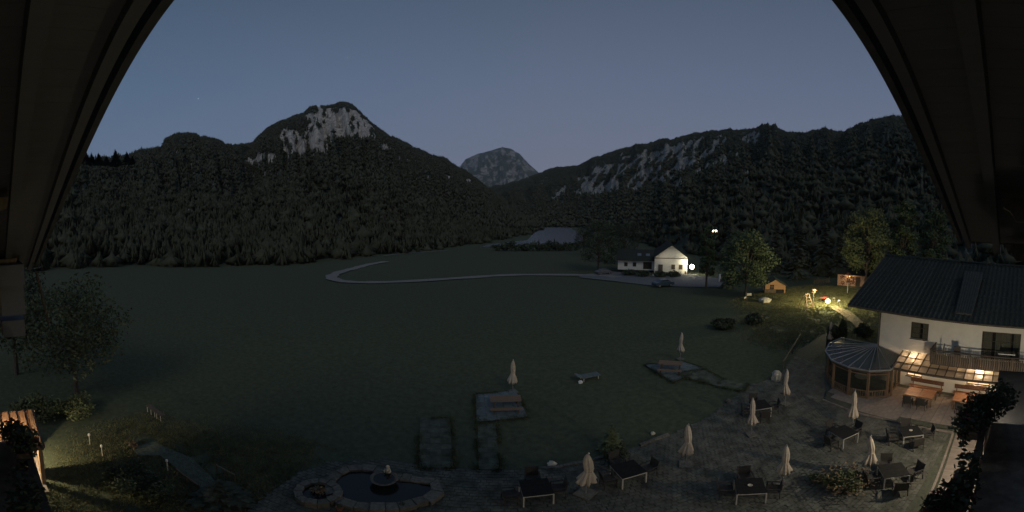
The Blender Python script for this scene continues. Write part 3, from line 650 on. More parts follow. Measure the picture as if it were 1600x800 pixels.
# things on the balcony
props(MB().box((BX + .32, .15, BZ + 1.0), (.5, 1.05, .05), ry=.35).build('towel', M['white']), 'white towel airing on the wing balcony at the right', 'towel')
ch = thing('balcony_chair', 'dark folded chair leaning on the wing balcony', 'chair', (20.75, 3.3, BZ))
MB().box((20.75, 3.3, BZ + .45), (.4, .42, .04)).build('seat', M['darkwood'], ch); MB().box((20.55, 3.3, BZ + .85), (.04, .42, .8), ry=-.15).build('backrest', M['darkwood'], ch)
for dx in (-.17, .17):
    for dy in (-.18, .18): MB().box((20.75 + dx, 3.3 + dy, BZ + .215), (.035, .035, .43)).build('leg', M['darkwood'], ch)
pp = thing('parasol_stand', 'thin dark closed pole standing behind the balcony rail', 'pole', (20.45, 4.15, BZ))
MB().tube([(20.45, 4.15, BZ), (20.45, 4.15, BZ + 1.35)], .03, 6).build('pole', M['darkwood'], pp); MB().lathe([(.18, 0), (.16, .06), (.04, .09)], (20.45, 4.15, BZ), 12).build('base', M['darkwood'], pp)

# glazed lean-to roof over the terrace
gr = thing('terrace_roof', 'glazed lean-to roof over the tables, panes glowing above the lamps', 'glass roof', (19.7, 3, 0))
gx0, gx1, gz0, gz1 = 19.55, WX - .02, 2.36, 2.92; gy0, gy1 = .3, 7.3
def gl(x): return gz0 + (gz1 - gz0) * (x - gx0) / (gx1 - gx0)
nr_ = 12; ang = -math.atan((gz1 - gz0) / (gx1 - gx0))
for i in range(nr_ + 1):
    y = gy0 + (gy1 - gy0) * i / nr_; MB().bar((gx0, y, gl(gx0)), (gx1, y, gl(gx1)), .06, .1).build('rafter', M['darkwood'], gr)
for j in (0, 1, 2):
    x = gx0 + (gx1 - gx0) * j / 3; w_ = .05 if j else .12; MB().bar((x, gy0 - .03, gl(x) + (.0 if j else -.02)), (x, gy1 + .03, gl(x) + (.0 if j else -.02)), w_, .085 if j else .14).build('purlin', M['darkwood'], gr)
for i in range(nr_):
    for j in range(3):
        a, b = gy0 + (gy1 - gy0) * i / nr_ + .035, gy0 + (gy1 - gy0) * (i + 1) / nr_ - .035; xa, xb = gx0 + (gx1 - gx0) * j / 3 + .03, gx0 + (gx1 - gx0) * (j + 1) / 3 - .03
        MB().add([(xa, a, gl(xa) + .03), (xa, b, gl(xa) + .03), (xb, b, gl(xb) + .03), (xb, a, gl(xb) + .03), (xa, a, gl(xa) + .04), (xa, b, gl(xa) + .04), (xb, b, gl(xb) + .04), (xb, a, gl(xb) + .04)], [(0, 3, 2, 1)[::-1], (4, 5, 6, 7)[::-1], (0, 1, 5, 4), (1, 2, 6, 5), (2, 3, 7, 6), (3, 0, 4, 7)]).build('pane', G3, gr)
for y in (.36, 7.2): MB().span((gx0 + .0, y - .06, .1), (gx0 + .13, y + .06, gz0 - .1)).build('post', M['timber'] if y > 1 else M['white'], gr)
# lamps assumed under it from the brightness of the panes
def walllamp(y, z, w, label):
    t = thing('assumed_wall_lamp', label, 'lamp', (WX, y, z))
    MB().span((WX - .04, y - .1, z - .1), (WX - .002, y + .1, z + .1)).build('bracket', M['darkwood'], t)
    MB().lathe([(.03, -.12), (.1, -.08), (.11, .06), (.04, .1)], (WX - .15, y, z), 12).build('lamp_shade', M['winlit2'], t, smooth=True)
    pointlight('glow', (WX - .36, y, z - .02), w, (1, .66, .38), .08, t)
M['winlit2'] = mat('lit shade', (1, .8, .6), .5, 0, emit=(1, .68, .4), es=6)
walllamp(1.9, 2.42, 90, 'assumed glowing wall lamp above the right lit window under the glass roof')
pl_ = thing('assumed_pendant_lamp', 'assumed hanging lamp under the brightest panes of the glass roof', 'lamp', (20.55, 1.75, 2.2))  # lamp itself not in sight; added, assumed from the glare of the panes
MB().lathe([(.03, .12), (.12, .05), (.16, -.06), (.02, -.05)], (20.55, 1.75, 2.2), 14).build('lamp_shade', M['winlit2'], pl_, smooth=True); MB().tube([(20.55, 1.75, 2.3), (20.55, 1.75, 2.62)], .01, 5).build('cord', M['darkwood'], pl_)
pointlight('glow', (20.55, 1.62, 2.32), 62, (1, .74, .5), .08, pl_)
walllamp(6.35, 2.42, 62, 'assumed glowing wall lamp above the left lit window under the glass roof')

# round glazed pavilion at the corner
pv = thing('pavilion', 'polygonal glazed pavilion with radial glass roof at the wing corner', 'pavilion', (20.3, 9.6, 0))
fp = [(WX - .03, 7.42), (19.25, 7.36), (18.45, 8.35), (18.25, 9.6), (18.55, 10.95), (19.6, 12.1), (21.1, 12.75), (22.6, 12.7)]
apex = (WX - .02, 9.35, 2.98); cen = Vector((21.4, 9.8))
rim = [tuple(cen + (Vector(p) - cen) * 1.09) for p in fp]; rim[0] = (WX - .03, 7.15)
rz0 = 2.42
MB().poly(fp + [(22.6, 9.36), (WX - .03, 9.36)], .0, .13).build('floor', M['oldslab'], pv)
MB().add([(p[0], p[1], rz0 + d) for d in (-.16, .02) for p in rim] , [(i, i + 1, i + 9 - 0, i + 8) for i in range(7)]).build('fascia', M['darkwood'], pv)
fb = []
for i in range(8):
    MB().bar((apex[0], apex[1], apex[2] + .03), (rim[i][0], rim[i][1], rz0 + .05), .045, .05).build('rib', M['steel'], pv)
    if i < 7:
        a, b = rim[i], rim[i + 1]; m_ = [(apex[0], apex[1], apex[2]), (a[0], a[1], rz0 + .02), (b[0], b[1], rz0 + .02)]
        MB().add(m_ + [(p[0], p[1], p[2] - .012) for p in m_], [(0, 1, 2)[::-1], (3, 4, 5), (1, 2, 5, 4)]).build('roof_pane', G1, pv)
        mid = ((a[0] + b[0]) / 2, (a[1] + b[1]) / 2)
        if i in (1, 2, 3, 4, 5): MB().bar((apex[0], apex[1], apex[2] + .03), (mid[0], mid[1], rz0 + .05), .035, .045).build('rib', M['steel'], pv)
        MB().bar((a[0], a[1], rz0 + .0), (b[0], b[1], rz0 + .0), .07, .09).build('gutter', M['steel'], pv)
for i in range(8):
    p = fp[i]; MB().box((p[0], p[1], 1.3), (.15, .15, 2.36)).build('post', M['timber'], pv)
    if i < 7 and i != 0:
        a, b = Vector(fp[i]), Vector(fp[i + 1]); d = (b - a).normalized(); a2, b2 = a + d * .07, b - d * .07; m2 = (a + b) / 2
        for z, h in ((.2, .08), (.70, .06), (1.98, .06), (2.4, .1)): MB().bar((*a2, z), (*b2, z), .07, h).build('rail', M['timber'], pv)
        MB().bar((*a2, 1.34), (*b2, 1.34), .012, 1.2).build('pane', G2, pv); MB().bar((*a2, 2.19), (*b2, 2.19), .012, .34).build('pane', G2, pv)
        n_ = 7
        for k in range(n_):
            q = a2.lerp(b2, (k + .5) / n_); MB().lathe([(.03, 0), (.042, .08), (.02, .18), (.042, .3), (.03, .42)], (q.x, q.y, .25), 6).build('baluster', M['oldwood'], pv)
for z in (.2, 2.1, 2.4): MB().bar((WX - .1, 7.42, z), (19.3, 7.36, z), .06, .08).build('rail', M['timber'], pv)
for t_ in (.33, .66): MB().box((19.25 + (WX - 19.25) * t_, 7.39, 1.3), (.09, .09, 2.2)).build('door_stile', M['timber'], pv)
MB().bar((WX - .1, 7.39, 1.2), (19.3, 7.37, 1.2), .012, 1.7).build('pane', G2, pv)
# table and pendant inside
it = thing('round_table', 'small round table inside the glazed pavilion', 'table', (20.1, 9.6, .13))
MB().lathe([(.5, .72), (.52, .76)], (20.1, 9.6, .13), 20).build('tabletop', M['cream'], it); MB().lathe([(.25, 0), (.05, .05), (.05, .72)], (20.1, 9.6, .13), 10).build('pedestal', M['darkwood'], it)
# ================================================================ BEER GARDEN FURNITURE
def make_chair():
    t = thing('wicker_armchair', 'x', 'chair')
    MB().box((0, 0, .42), (.52, .5, .07)).build('seat', M['wicker'], t, False)
    b = MB()
    for k in range(7): b.box((-.21 + .07 * k, -.25 - .02, .68), (.066, .03, .5), rx=.12)
    b.box((0, -.305, .94), (.54, .04, .05)); b.build('backrest', M['wicker'], t, False)
    for s in (-1, 1):
        MB().bar((s * .26, -.24, .66), (s * .26, .2, .63), .05, .035).bar((s * .26, .2, .64), (s * .25, .22, .42), .04, .03).build('armrest', M['wicker'], t, False)
        for y in (-.22, .21): MB().bar((s * .24, y, .40), (s * .25, y * 1.1, 0), .035, .035, up=(0, 1, 0)).build('leg', M['wicker'], t, False)
    return t
def make_table():
    t = thing('garden_table', 'x', 'table')
    for k in range(5): MB().box((0, -.4 + .2 * k, .735), (1.0, .192, .025)).build('plank', M['ttop'], t, False)
    b = MB()
    for s in (-1, 1): b.box((0, s * .485, .70), (1.0, .035, .05)); b.box((s * .485, 0, .70), (.035, .93, .05))
    b.build('frame', M['metal'], t, False)
    for x in (-1, 1):
        for y in (-1, 1): MB().box((x * .48, y * .48, .3375), (.045, .045, .675)).build('leg', M['metal'], t, False)
    return t
def fold(i, a):
    amp = [.34, .34, .26, .20, .16, .14, .12, .10, .06, .0][i]
    return 1 + amp * math.sin(a * 8 + i * .15) + amp * .5 * math.sin(a * 3 + 1.3 + i * .2)
def make_umbrella():
    t = thing('parasol', 'x', 'parasol')
    MB().tube([(0, 0, .05), (0, 0, 2.5)], .024, 8).build('pole', M['steel'], t, False)
    MB().box((0, 0, .035), (.5, .5, .07)).build('base', M['stone'], t, False)
    c = MB().lathe([(.20, .80), (.235, .92), (.20, 1.10), (.145, 1.32), (.105, 1.52), (.13, 1.75), (.125, 2.05), (.095, 2.3), (.045, 2.48), (.012, 2.53)], n=40, fold=fold)
    c.v = [(x + .03 * math.sin(z * 3), y + .02 * math.cos(z * 4), z + (.07 * math.sin(5 * math.atan2(y, x)) + .04 * math.sin(11 * math.atan2(y, x)) if z < .81 else 0)) for x, y, z in c.v]
    c.build('canopy', M['canvas'], t, False, smooth=True)
    MB().lathe([(.125, -.03), (.13, 0), (.125, .03)], (.03 * math.sin(4.5), .02, 1.5), 16).build('strap', M['canvas'], t, False)
    MB().lathe([(.02, 2.5), (.03, 2.56), (.0, 2.61)], n=8).build('finial', M['steel'], t, False)
    return t
chairP, tableP, umbP = make_chair(), make_table(), make_umbrella(); used = set()
def put(proto, loc, rz, label, group):
    if proto.name in used: return dup(proto, None, loc, rz, label, group)
    used.add(proto.name); proto.location = loc; proto.rotation_euler = (0, 0, rz); proto['label'] = label; proto['group'] = group; return proto
GT, GC, GU = 'dark tables in the beer garden', 'dark armchairs round the garden tables', 'folded cream parasols'
tabs = [((819, 777), (865, 772), 'the bottom table left of the wide parasol', 'dark garden table at the bottom edge between the pond and the wide parasol'),
        ((973, 749), (1011, 738), 'the table right of the wide bottom parasol', 'dark garden table right of the wide bottom parasol'),
        ((1155, 773), (1195, 771), 'the bottom table left of the flowering bush', 'dark garden table at the bottom edge left of the flowering bush'),
        ((1180, 641), (1205, 637), 'the farthest table between the two back parasols', 'dark garden table between the two parasols at the back'),
        ((1318, 687), (1342, 676), 'the table behind the flowering bush', 'dark garden table just behind the flowering bush'),
        ((1415, 683), (1441, 680), 'the table close to the terrace corner', 'dark garden table nearest the terrace corner with a small dish'),
        ((1385, 748), (1420, 743), 'the table beside the board walk', 'dark garden table between the flowering bush and board walk')]
for i, (a, b, ds, lab) in enumerate(tabs):
    A, B = Vector(at(*a, .74)), Vector(at(*b, .74)); m_ = (A + B) / 2; d = (B - A).normalized(); n_ = Vector((-d.y, d.x))
    if n_.dot(m_) < 0: n_ = -n_; d = -d
    c = m_ + n_ * .5; ang = math.atan2(d.y, d.x)
    put(tableP, (c.x, c.y, .03), ang, lab, GT)
    for k, (sx, sy, side) in enumerate(((0, 1, 'far'), (1, 0, 'right'), (-1, 0, 'left'), (0, -1, 'near'))):
        if side == 'near' and i in (0, 1, 2, 4): continue
        q = c + d * sx * .82 + n_ * sy * .80 + Vector((random.uniform(-.08, .08), random.uniform(-.08, .08)))
        face = math.atan2(c.y - q.y, c.x - q.x) - math.pi / 2 + random.uniform(-.25, .25)
        put(chairP, (q.x, q.y, .03), face, 'dark wicker armchair on the %s side of %s' % (side, ds), GC)
    if i in (5, 2):
        dsh = thing('ashtray', 'small pale dish on ' + ds, 'dish', (c.x, c.y, .78))
        MB().lathe([(.05, 0), (.09, .04), (.085, .045), (.04, .01)], (c.x, c.y, .78), 12).build('bowl', M['cream'], dsh)
ub = [((1226.5, 632), 'farther of the two slim parasols left of the pavilion, nearest the meadow corner'), ((1174, 680), 'folded cream parasol beside the farthest garden table'), ((1071.5, 727), 'folded cream parasol at the paving edge, right of the edging stones'),
      ((915, 772), 'widest folded cream parasol at the bottom between two tables'), ((801, 613), 'lone folded parasol beside the square slab pad with the bench'), ((1063, 562), 'lone folded parasol on the diamond slab pad in the meadow'),
      ((1222, 757), 'pinkish folded parasol left of the flowering bush'), ((1358, 742), 'folded parasol between the flowering bush and the terrace corner table'), ((1332, 668), 'folded parasol right in front of the glazed pavilion'),
      ((1297, 542), 'folded parasol behind the pavilion beside the clipped shrub')]
for i, (p, lab) in enumerate(ub):
    x, y, z = gnd(*p); u = put(umbP, (x, y, z + .03), i * 1.3, lab, GU); u.rotation_euler = (random.uniform(-.025, .025), random.uniform(-.025, .025), i * 1.3); k_ = random.uniform(.92, 1.1) * (1.22 if i == 3 else 1); u.scale = (k_, k_ * random.uniform(.9, 1.05), random.uniform(.97, 1.03))
# terrace tables (wood), benches against the wall
def wood_table(cx_, cy_, rz, label):
    t = thing('terrace_table', label, 'table', (cx_, cy_, .115), rz, 'wooden tables under the glass roof')
    for k in range(6): MB().box((-.5 + .2 * k, 0, .745), (.192, .88, .03)).build('plank', M['tablewood'], t, False)
    b = MB()
    for s in (-1, 1): b.box((0, s * .37, .69), (1.04, .03, .08)); b.box((s * .54, 0, .69), (.03, .7, .08))
    b.build('apron', M['timber'], t, False)
    for x in (-1, 1):
        for y in (-1, 1): MB().box((x * .54, y * .38, .365), (.07, .07, .73)).build('leg', M['timber'], t, False)
wood_table(19.55, 5.68, .02, 'left wooden table of the pair in front of the left bench'); wood_table(19.6, 4.78, -.02, 'right wooden table of the pair in front of the left bench')
wood_table(19.85, 2.72, .03, 'left table of the glowing pair under the bright panes'); wood_table(19.9, 1.82, .0, 'right table of the glowing pair partly behind the flower box')
def bench(y0, y1, label, x=21.05):
    t = thing('bench', label, 'bench', (x, (y0 + y1) / 2, .115))
    for k in range(3): MB().box((x - .15 + .14 * k, (y0 + y1) / 2, .56), (.125, y1 - y0, .035)).build('seat_plank', M['benchwood'], t)
    for k in range(2): MB().box((x + .30, (y0 + y1) / 2, .82 + .17 * k), (.035, y1 - y0, .15)).build('back_plank', M['benchwood'], t)
    for y in (y0 + .15, y1 - .15):
        for dx in (-.15, .15): MB().box((x + dx, y, .325), (.06, .06, .42)).build('leg', M['benchwood'], t)
        MB().box((x + .335, y, .56), (.04, .05, .88)).build('back_post', M['benchwood'], t)
bench(4.15, 6.45, 'long brown bench under the left lit window'); bench(1.1, 3.4, 'long brown bench under the right lit window')
for (x, y, l) in ((18.7, 5.75, 'slatted chair at the front of the left wooden table'), (18.72, 4.85, 'slatted chair between the two left wooden tables'), (18.98, 2.6, 'slatted chair in front of the glowing right table pair')):
    put(chairP, (x, y, .115), -math.pi / 2 + random.uniform(-.1, .1), 'dark ' + l, 'dark armchairs on the terrace')
# assumed lamp post at the hotel, assumed unseen lantern on the facade
def lantern_post(x, y, h, label, watt, col=lamp_col, size=.1):
    z = float(gz(x, y)); t = thing('assumed_lamp_post', label, 'lamp post', (x, y, z))
    MB().lathe([(.09, 0), (.07, .1), (.04, .2), (.035, h - .2)], (x, y, z), 8).build('post', M['darkwood'], t)
    MB().lathe([(.05, -.2), (.13, -.12), (.14, .1), (.05, .16)], (x, y, z + h), 10).build('lamp_glass', M['winlit2'], t, smooth=True)
    MB().lathe([(.52, .13), (.50, .17), (.05, .34), (.0, .37)], (x, y, z + h), 10).build('lamp_cap', M['darkwood'], t)  # cap made extra wide to keep the light off the eaves
    pointlight('glow', (x, y + .22, z + h - .05), watt, col, size, t)
lantern_post(13.0, .72, 4.45, 'assumed tall lamp post at the hotel corner hidden behind the flower box', 800)  # unseen post added, assumed from the balcony shadow on the wing wall
wl = thing('assumed_facade_lamp', 'assumed unseen lantern on the hotel facade under the lower balcony', 'lamp', (1.5, .55, 3.0))  # out of view; assumed lamp added for warm light on plaza and parasols
MB().lathe([(.03, -.1), (.09, -.08), (.1, .1), (.03, .14)], (1.5, .62, 2.75), 10).build('lamp_glass', M['winlit2'], wl); MB().span((1.47, .39, 2.9), (1.53, .64, 2.94)).build('arm', M['darkwood'], wl)
pointlight('glow', (1.5, .78, 2.7), 90, (1, .82, .58), .1, wl)

# picnic benches on the slab pads
def picnic(c, z, rz, label):
    t = thing('picnic_table', label, 'picnic table', (*c, z), rz)
    for k in range(4): MB().box((0, -.27 + .18 * k, .74), (1.7, .165, .035)).build('plank', M['timber'], t, False)
    for s in (-1, 1):
        MB().box((0, s * .72, .44), (1.7, .26, .04)).build('seat', M['timber'], t, False)
        MB().box((s * .65, 0, .40), (.07, 1.6, .08)).build('crossbar', M['darkwood'], t, False)
        for y in (-.3, .3): MB().bar((s * .65, y * .6, .72), (s * .65, y * 2, 0), .06, .08, up=(1, 0, 0)).build('leg', M['darkwood'], t, False)
c1 = aty(789, 633, aty(789, 633, 1)[1]); g1 = gnd(790, 640); picnic(g1[:2], z1 + .03, .05, 'wooden picnic table on the square slab pad beside the lone parasol')
g2 = gnd(1047, 582); picnic(g2[:2], z2 + .03, -.6, 'dark picnic table on the diamond slab pad below its parasol')
lc = gnd(920, 592); t = thing('sun_lounger', 'pale blue grey lounger lying alone in the dark meadow', 'lounger', lc, .2)
MB().box((.1, 0, .3), (1.3, .6, .05)).build('seat', M['slab'], t, False); MB().box((-.75, 0, .42), (.55, .6, .05), ry=.5).build('backrest', M['slab'], t, False)
for x in (-.5, .6):
    for y in (-.25, .25): MB().box((x, y, .14), (.05, .05, .28)).build('leg', M['metal'], t, False)

# ================================================================ POND AND FOUNTAIN
pd = thing('pond', 'kidney shaped garden pond with raised stone rim and dark water', 'pond', (pond[0][0], pond[0][1], 0))
MB().poly(pond, .02, .16).build('water', M['water'], pd)
n = len(pond); per = [Vector(p) for p in pond]; cum = [0]
for i in range(n): cum.append(cum[-1] + (per[(i + 1) % n] - per[i]).length)
def along(P, s):
    s %= cum[-1]
    for i in range(n):
        if cum[i + 1] >= s: return Vector(P[i]).lerp(Vector(P[(i + 1) % n]), (s - cum[i]) / (cum[i + 1] - cum[i]))
s_ = 0
while s_ < cum[-1] - .15:
    L = random.uniform(.34, .5); e = s_ + L - .02
    if e > cum[-1]: e = cum[-1] - .02
    ow = random.uniform(.85, 1.12); h = random.uniform(.24, .31)
    a, b = along(pond, s_), along(pond, e); c, d = a + (along(pout, e) - b) * 0 + (along(pout, s_) - along(pond, s_)) * ow, b + (along(pout, e) - along(pond, e)) * ow
    MB().poly([tuple(q) for q in (a, b, d, c)] if area([tuple(q) for q in (a, b, d, c)]) > 0 else [tuple(q) for q in (c, d, b, a)], .0, h).build('rim_stone', M['stone'], pd)
    s_ += L
def ringstones(c, r, w, h, k, parent, z=0.):
    for i in range(k):
        a0, a1 = 2 * math.pi * i / k + .02, 2 * math.pi * (i + 1) / k - .02; rr = r * random.uniform(.97, 1.03)
        P = [(c[0] + q * math.cos(a), c[1] + q * math.sin(a)) for q, a in ((rr, a0), (rr + w, a0), (rr + w, a1), (rr, a1))]
        MB().poly(P, z, z + h * random.uniform(.92, 1.08)).build('rim_stone', M['stone'], parent)
bs = thing('plant_basin', 'small round stone basin with grasses left of the pond', 'basin', (*basin_c, 0)); ringstones(basin_c, .55, .28, .36, 12, bs)
MB().lathe([(.54, .02), (.54, .2)], (*basin_c, 0), 20).build('water', M['water'], bs)
V, F = leafcloud(160, [(basin_c[0], basin_c[1], .38, .3, .25, .18)], .06, 4); link('foliage', npmesh('foliage', V, F, 4), M['flower'], bs)
fc = at(600, 748, .45); ft = thing('fountain', 'round fountain bowl with small figure at the back of the pond', 'fountain', (*fc, 0))
MB().lathe([(.26, 0), (.2, .15), (.3, .3), (.5, .48), (.52, .52), (.44, .5), (.3, .42)], (*fc, 0), 24).build('bowl', M['stone'], ft, smooth=True)
MB().lathe([(.43, .40), (.43, .47)], (*fc, 0), 20).build('water', M['water'], ft)
fx, fy = fc[0] + .0, fc[1] + .42
MB().lathe([(.12, .1), (.1, .5), (.14, .52)], (fx, fy, 0), 8).build('pedestal', M['stone'], ft)
MB().lathe([(.07, .52), (.11, .58), (.10, .68), (.07, .74), (.045, .78), (.07, .83), (.075, .89), (.04, .95), (.0, .97)], (fx, fy, 0), 10).tube([(fx + .08, fy - .02, .72), (fx + .14, fy - .1, .66), (fx + .08, fy - .16, .62)], [.035, .03, .02], 6).tube([(fx - .08, fy - .02, .72), (fx - .13, fy - .08, .64), (fx - .07, fy - .15, .62)], [.035, .03, .02], 6).build('figure', M['cream'], ft, smooth=True)
for i, p in enumerate(((531, 797), (629, 793))):
    x, y = at(*p); tt = thing('flower_pot', ('left' if i == 0 else 'right') + ' clay pot standing in front of the pond rim', 'flower pot', (x, y, .03))
    MB().lathe([(.09, 0), (.13, .2), (.145, .22), (.12, .22)], (x, y, .03), 12).build('pot', M['terracotta'], tt); V, F = leafcloud(50, [(x, y, .33, .12, .12, .1)], .04, 9 + i); link('foliage', npmesh('foliage', V, F, 4), M['leaf'], tt)
# ================================================================ LIT SHELTER AT THE LEFT
sh = thing('shelter', 'timber shelter with warm lit interior at the lower left', 'shelter', (-13.2, -.2, 0))
sx0, sx1, sy0, sy1, sz = -16.6, -12.35, -2.2, 1.45, 2.4
MB().span((-15.3, -2.2, .0), (-11.6, 1.35, .06)).build('floor', M['pink'], sh)
for x, y in ((-12.3, 1.3), (-12.3, -.9), (-15.2, 1.3)): MB().span((x - .08, y - .08, .06), (x + .08, y + .08, sz - .06)).build('post', M['timber'], sh)
MB().bar((-15.4, 1.36, sz), (-12.1, 1.36, sz), .12, .16).build('beam', M['darkwood'], sh); MB().bar((-12.3, 1.5, sz + .02), (-12.3, -2.4, sz + .02), .12, .16).build('beam', M['timber'], sh)
for i in range(11):
    y = 1.42 - i * .37; MB().bar((-15.2, y, sz + .36), (-12.2, y, sz + .13), .08, .1).build('rafter', M['darkwood'], sh)
    if i < 10: MB().add([(-15.2, y - .04, sz + .38), (-12.15, y - .04, sz + .15), (-12.15, y - .33, sz + .15), (-15.2, y - .33, sz + .38)], [(0, 1, 2, 3)]).build('roof_pane', G4, sh)
MB().bar((-15.2, 1.5, sz + .28), (-15.2, -2.4, sz + .28), .1, .14).build('beam', M['timber'], sh)
MB().span((-13.5, 1.28, .06), (-12.75, 1.33, 1.95)).build('door', M['timber'], sh)  # panel added to throw the broad shadow onto the lawn
MB().span((-15.3, -2.3, .06), (-12.3, -2.2, 2.5)).build('back_wall', M['plaster'], sh); MB().span((-15.4, -2.2, .06), (-15.3, 1.3, 2.6)).build('side_wall', M['timber'], sh)
cb = thing('shelf', 'timber shelf with pots inside the lit shelter', 'shelf', (-12.9, .5, .06))
for z in (.45, .9, 1.35): MB().span((-13.5, .1, z), (-12.5, .45, z + .03)).build('shelf_board', M['white'], cb)
for x in (-13.5, -12.5): MB().span((x - .02, .1, .06), (x + .02, .45, 1.4)).build('side', M['timber'], cb)
for k, (x, z, mm, nm) in enumerate(((-13.2, 1.38, 'terracotta', 'red clay'), (-12.8, 1.38, 'cream', 'cream'), (-13.0, .93, 'white', 'white'), (-12.7, .48, 'red', 'red'))):
    t = thing('pot', nm + ' pot on the shelf of the lit shelter', 'pot', (x, .28, z)); MB().lathe([(.07, 0), (.11, .18), (.12, .2), (.1, .2)], (x, .28, z), 12).build('bowl', M[mm], t)
    V, F = leafcloud(40, [(x, .28, z + .3, .1, .1, .1)], .04, 50 + k); link('foliage', npmesh('foliage', V, F, 4), M['leaflit'] if k % 2 else M['flower'], t)
sl_ = thing('assumed_ceiling_lamp', 'assumed warm globe lamp inside the left shelter', 'lamp', (-13.6, .2, 2.3))  # lamp not in sight; assumed from the lit interior and lawn
MB().lathe([(.02, .15), (.09, .08), (.11, 0), (.08, -.08), (.02, -.11)], (-13.6, .2, 2.15), 12).build('lamp_glass', M['winlit2'], sl_, smooth=True); MB().tube([(-13.6, .2, 2.28), (-13.6, .2, 2.5)], .012, 5).build('cord', M['darkwood'], sl_)
pointlight('glow', (-13.6, .2, 1.98), 620, (1, .80, .50), .1, sl_)
# garden post lamps, rails
def pathlight(p, label, group='small white garden posts'):
    x, y, z = gnd(*p); t = thing('garden_post', label, 'post', (x, y, z), group=group)
    MB().tube([(x, y, z - .05), (x, y, z + .62)], .025, 6).build('post', M['cream'], t); MB().lathe([(.03, .6), (.06, .64), (.06, .74), (.0, .8)], (x, y, z), 8).build('head', M['white'], t)
pathlight((140.5, 694), 'white garden post light on the lawn right of the lit shelter'); pathlight((160, 712), 'dim garden post right of the white one beside the bush'); pathlight((262, 735), 'garden post standing next to the leaning wooden rail')
def rail(a, b, h, label, m=M['timber'], r=.035):
    (x0, y0_, z0), (x1, y1_, z1) = gnd(*a), gnd(*b); t = thing('wooden_rail', label, 'rail', (x0, y0_, z0))
    MB().tube([(x0, y0_, z0 + h), (x1, y1_, z1 + h)], r, 6).build('rail', m, t)
    for f in (.03, .5, .97): MB().tube([(x0 + (x1 - x0) * f, y0_ + (y1_ - y0_) * f, z0 - .1), (x0 + (x1 - x0) * f, y0_ + (y1_ - y0_) * f, z0 + h)], r * .9, 6).build('post', m, t)
rail((276, 742), (311, 768), .45, 'pale wooden rail slanting between the shrubs at bottom left'); rail((338, 736), (368, 752), .45, 'wooden rail behind the conifer shrub at bottom left', M['oldwood'])
rail((1223, 577), (1250, 532), .7, 'dark wooden handrail running from the pale stone to the lawn', M['oldwood'], .05)
x, y, z = gnd(209, 697); shrub('flowering_plant', 'small pinkish flower clump beside the garden path', 'plant', [(x, y, .15, .35, .25, .15)], 220, .07, M['flower'], 71, 3)
# trestle set far left
x, y, z = gnd(243, 650); t = thing('trestle_bench', 'pale thin legged bench standing in the dark meadow at left', 'bench', (x, y, z), .05)
MB().box((0, 0, .46), (1.6, .3, .03)).build('seat', M['oldwood'], t, False)
for dx in (-.7, -.3, .1, .3, .7): MB().box((dx, -.1, .22), (.03, .03, .45)).build('leg', M['metal'], t, False)
# pale stone by the plaza corner, stones
def boulder(p, r, label, m='stone', h=1., group=None):
    x, y, z = gnd(*p); g = random.Random(p[0]); b = MB().lathe([(r * .8, -.05), (r, r * .3 * h), (r * .9, r * .8 * h), (r * .5, r * 1.15 * h), (.02, r * 1.25 * h)], (x, y, z), 10, fold=lambda i, a: 1 + .16 * math.sin(a * 3 + i + p[0]) + .1 * math.sin(a * 5 + 2 * i))
    props(b.build('boulder', M[m], smooth=False), label, 'stone', group)
boulder((1213, 594), .34, 'pale upright boulder at the meadow corner of the paving', 'cream', 2.0)
boulder((1195, 472), .95, 'large pale boulder on the dark lawn below the playhouse', 'cream', .6)
boulder((862, 726), .2, 'small pale stone behind the bottom left table', 'cream', .7); boulder((1020, 678), .12, 'tiny pale stone above the straight edging', 'cream'); boulder((1138, 628), .18, 'small grey stone at the bend of the paving edge', 'stone'); boulder((907, 598), .16, 'small white stone left of the lone lounger', 'white')
# ================================================================ PLANTS NEAR THE HOTEL
def gb(px, py, h=0.): x, y, z = gnd(px, py); return x, y, z + h
def bush(p, r, hgt, label, m, n, size, seed, cat='bush', name='bush', k=7):
    x, y, z = gnd(*p); g = random.Random(seed); bl = [(x, y, z + hgt * .5, r * .75, r * .75, hgt * .5)]
    for _ in range(k): a = g.uniform(0, 6.28); q = r * g.uniform(.3, .75); bl.append((x + q * math.cos(a), y + q * math.sin(a), z + hgt * g.uniform(.3, .8), r * .4, r * .4, hgt * .26))
    shrub(name, label, cat, bl, n, size, m, seed, 6)
bush((1318, 762), .85, .95, 'round flowering bush between the two right bottom tables', M['leaflit'], 2600, .065, 101)
bf = gnd(1318, 762); V, F = leafcloud(420, [(bf[0], bf[1], .6, .95, .95, .55)], .07, 102, hollow=.85)
link('blossom', npmesh('blossom', V, F, 4), M['flower'], S.objects['bush'])
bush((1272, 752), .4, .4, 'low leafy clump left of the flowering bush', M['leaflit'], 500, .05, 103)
bush((200, 760), 1.15, 1.3, 'round leafy shrub on the lit lawn at bottom left', M['leaf'], 4200, .06, 104)
bush((245, 775), .9, 1.0, 'darker shrub behind the leafy one at bottom left', M['leaf'], 2600, .055, 105)
bush((960, 715), .8, .7, 'dark ground shrub around the small spruce', M['leaf'], 1600, .05, 107)
bush((1350, 528), 1.1, 1.5, 'dark shrub against the far corner of the white wing', M['leaf'], 2600, .09, 108)
bush((1180, 505), 1.5, 1.0, 'dark shrub at the lawn edge below the large boulder', M['leaf'], 2600, .13, 109)
bush((1130, 512), 1.7, 1.0, 'broad dark shrub in the meadow under the big tree', M['leaf'], 2600, .14, 110)
bush((60, 655), 1.6, 1.8, 'dark leafy shrub behind the lit shelter', M['leaflit'], 3000, .09, 111)
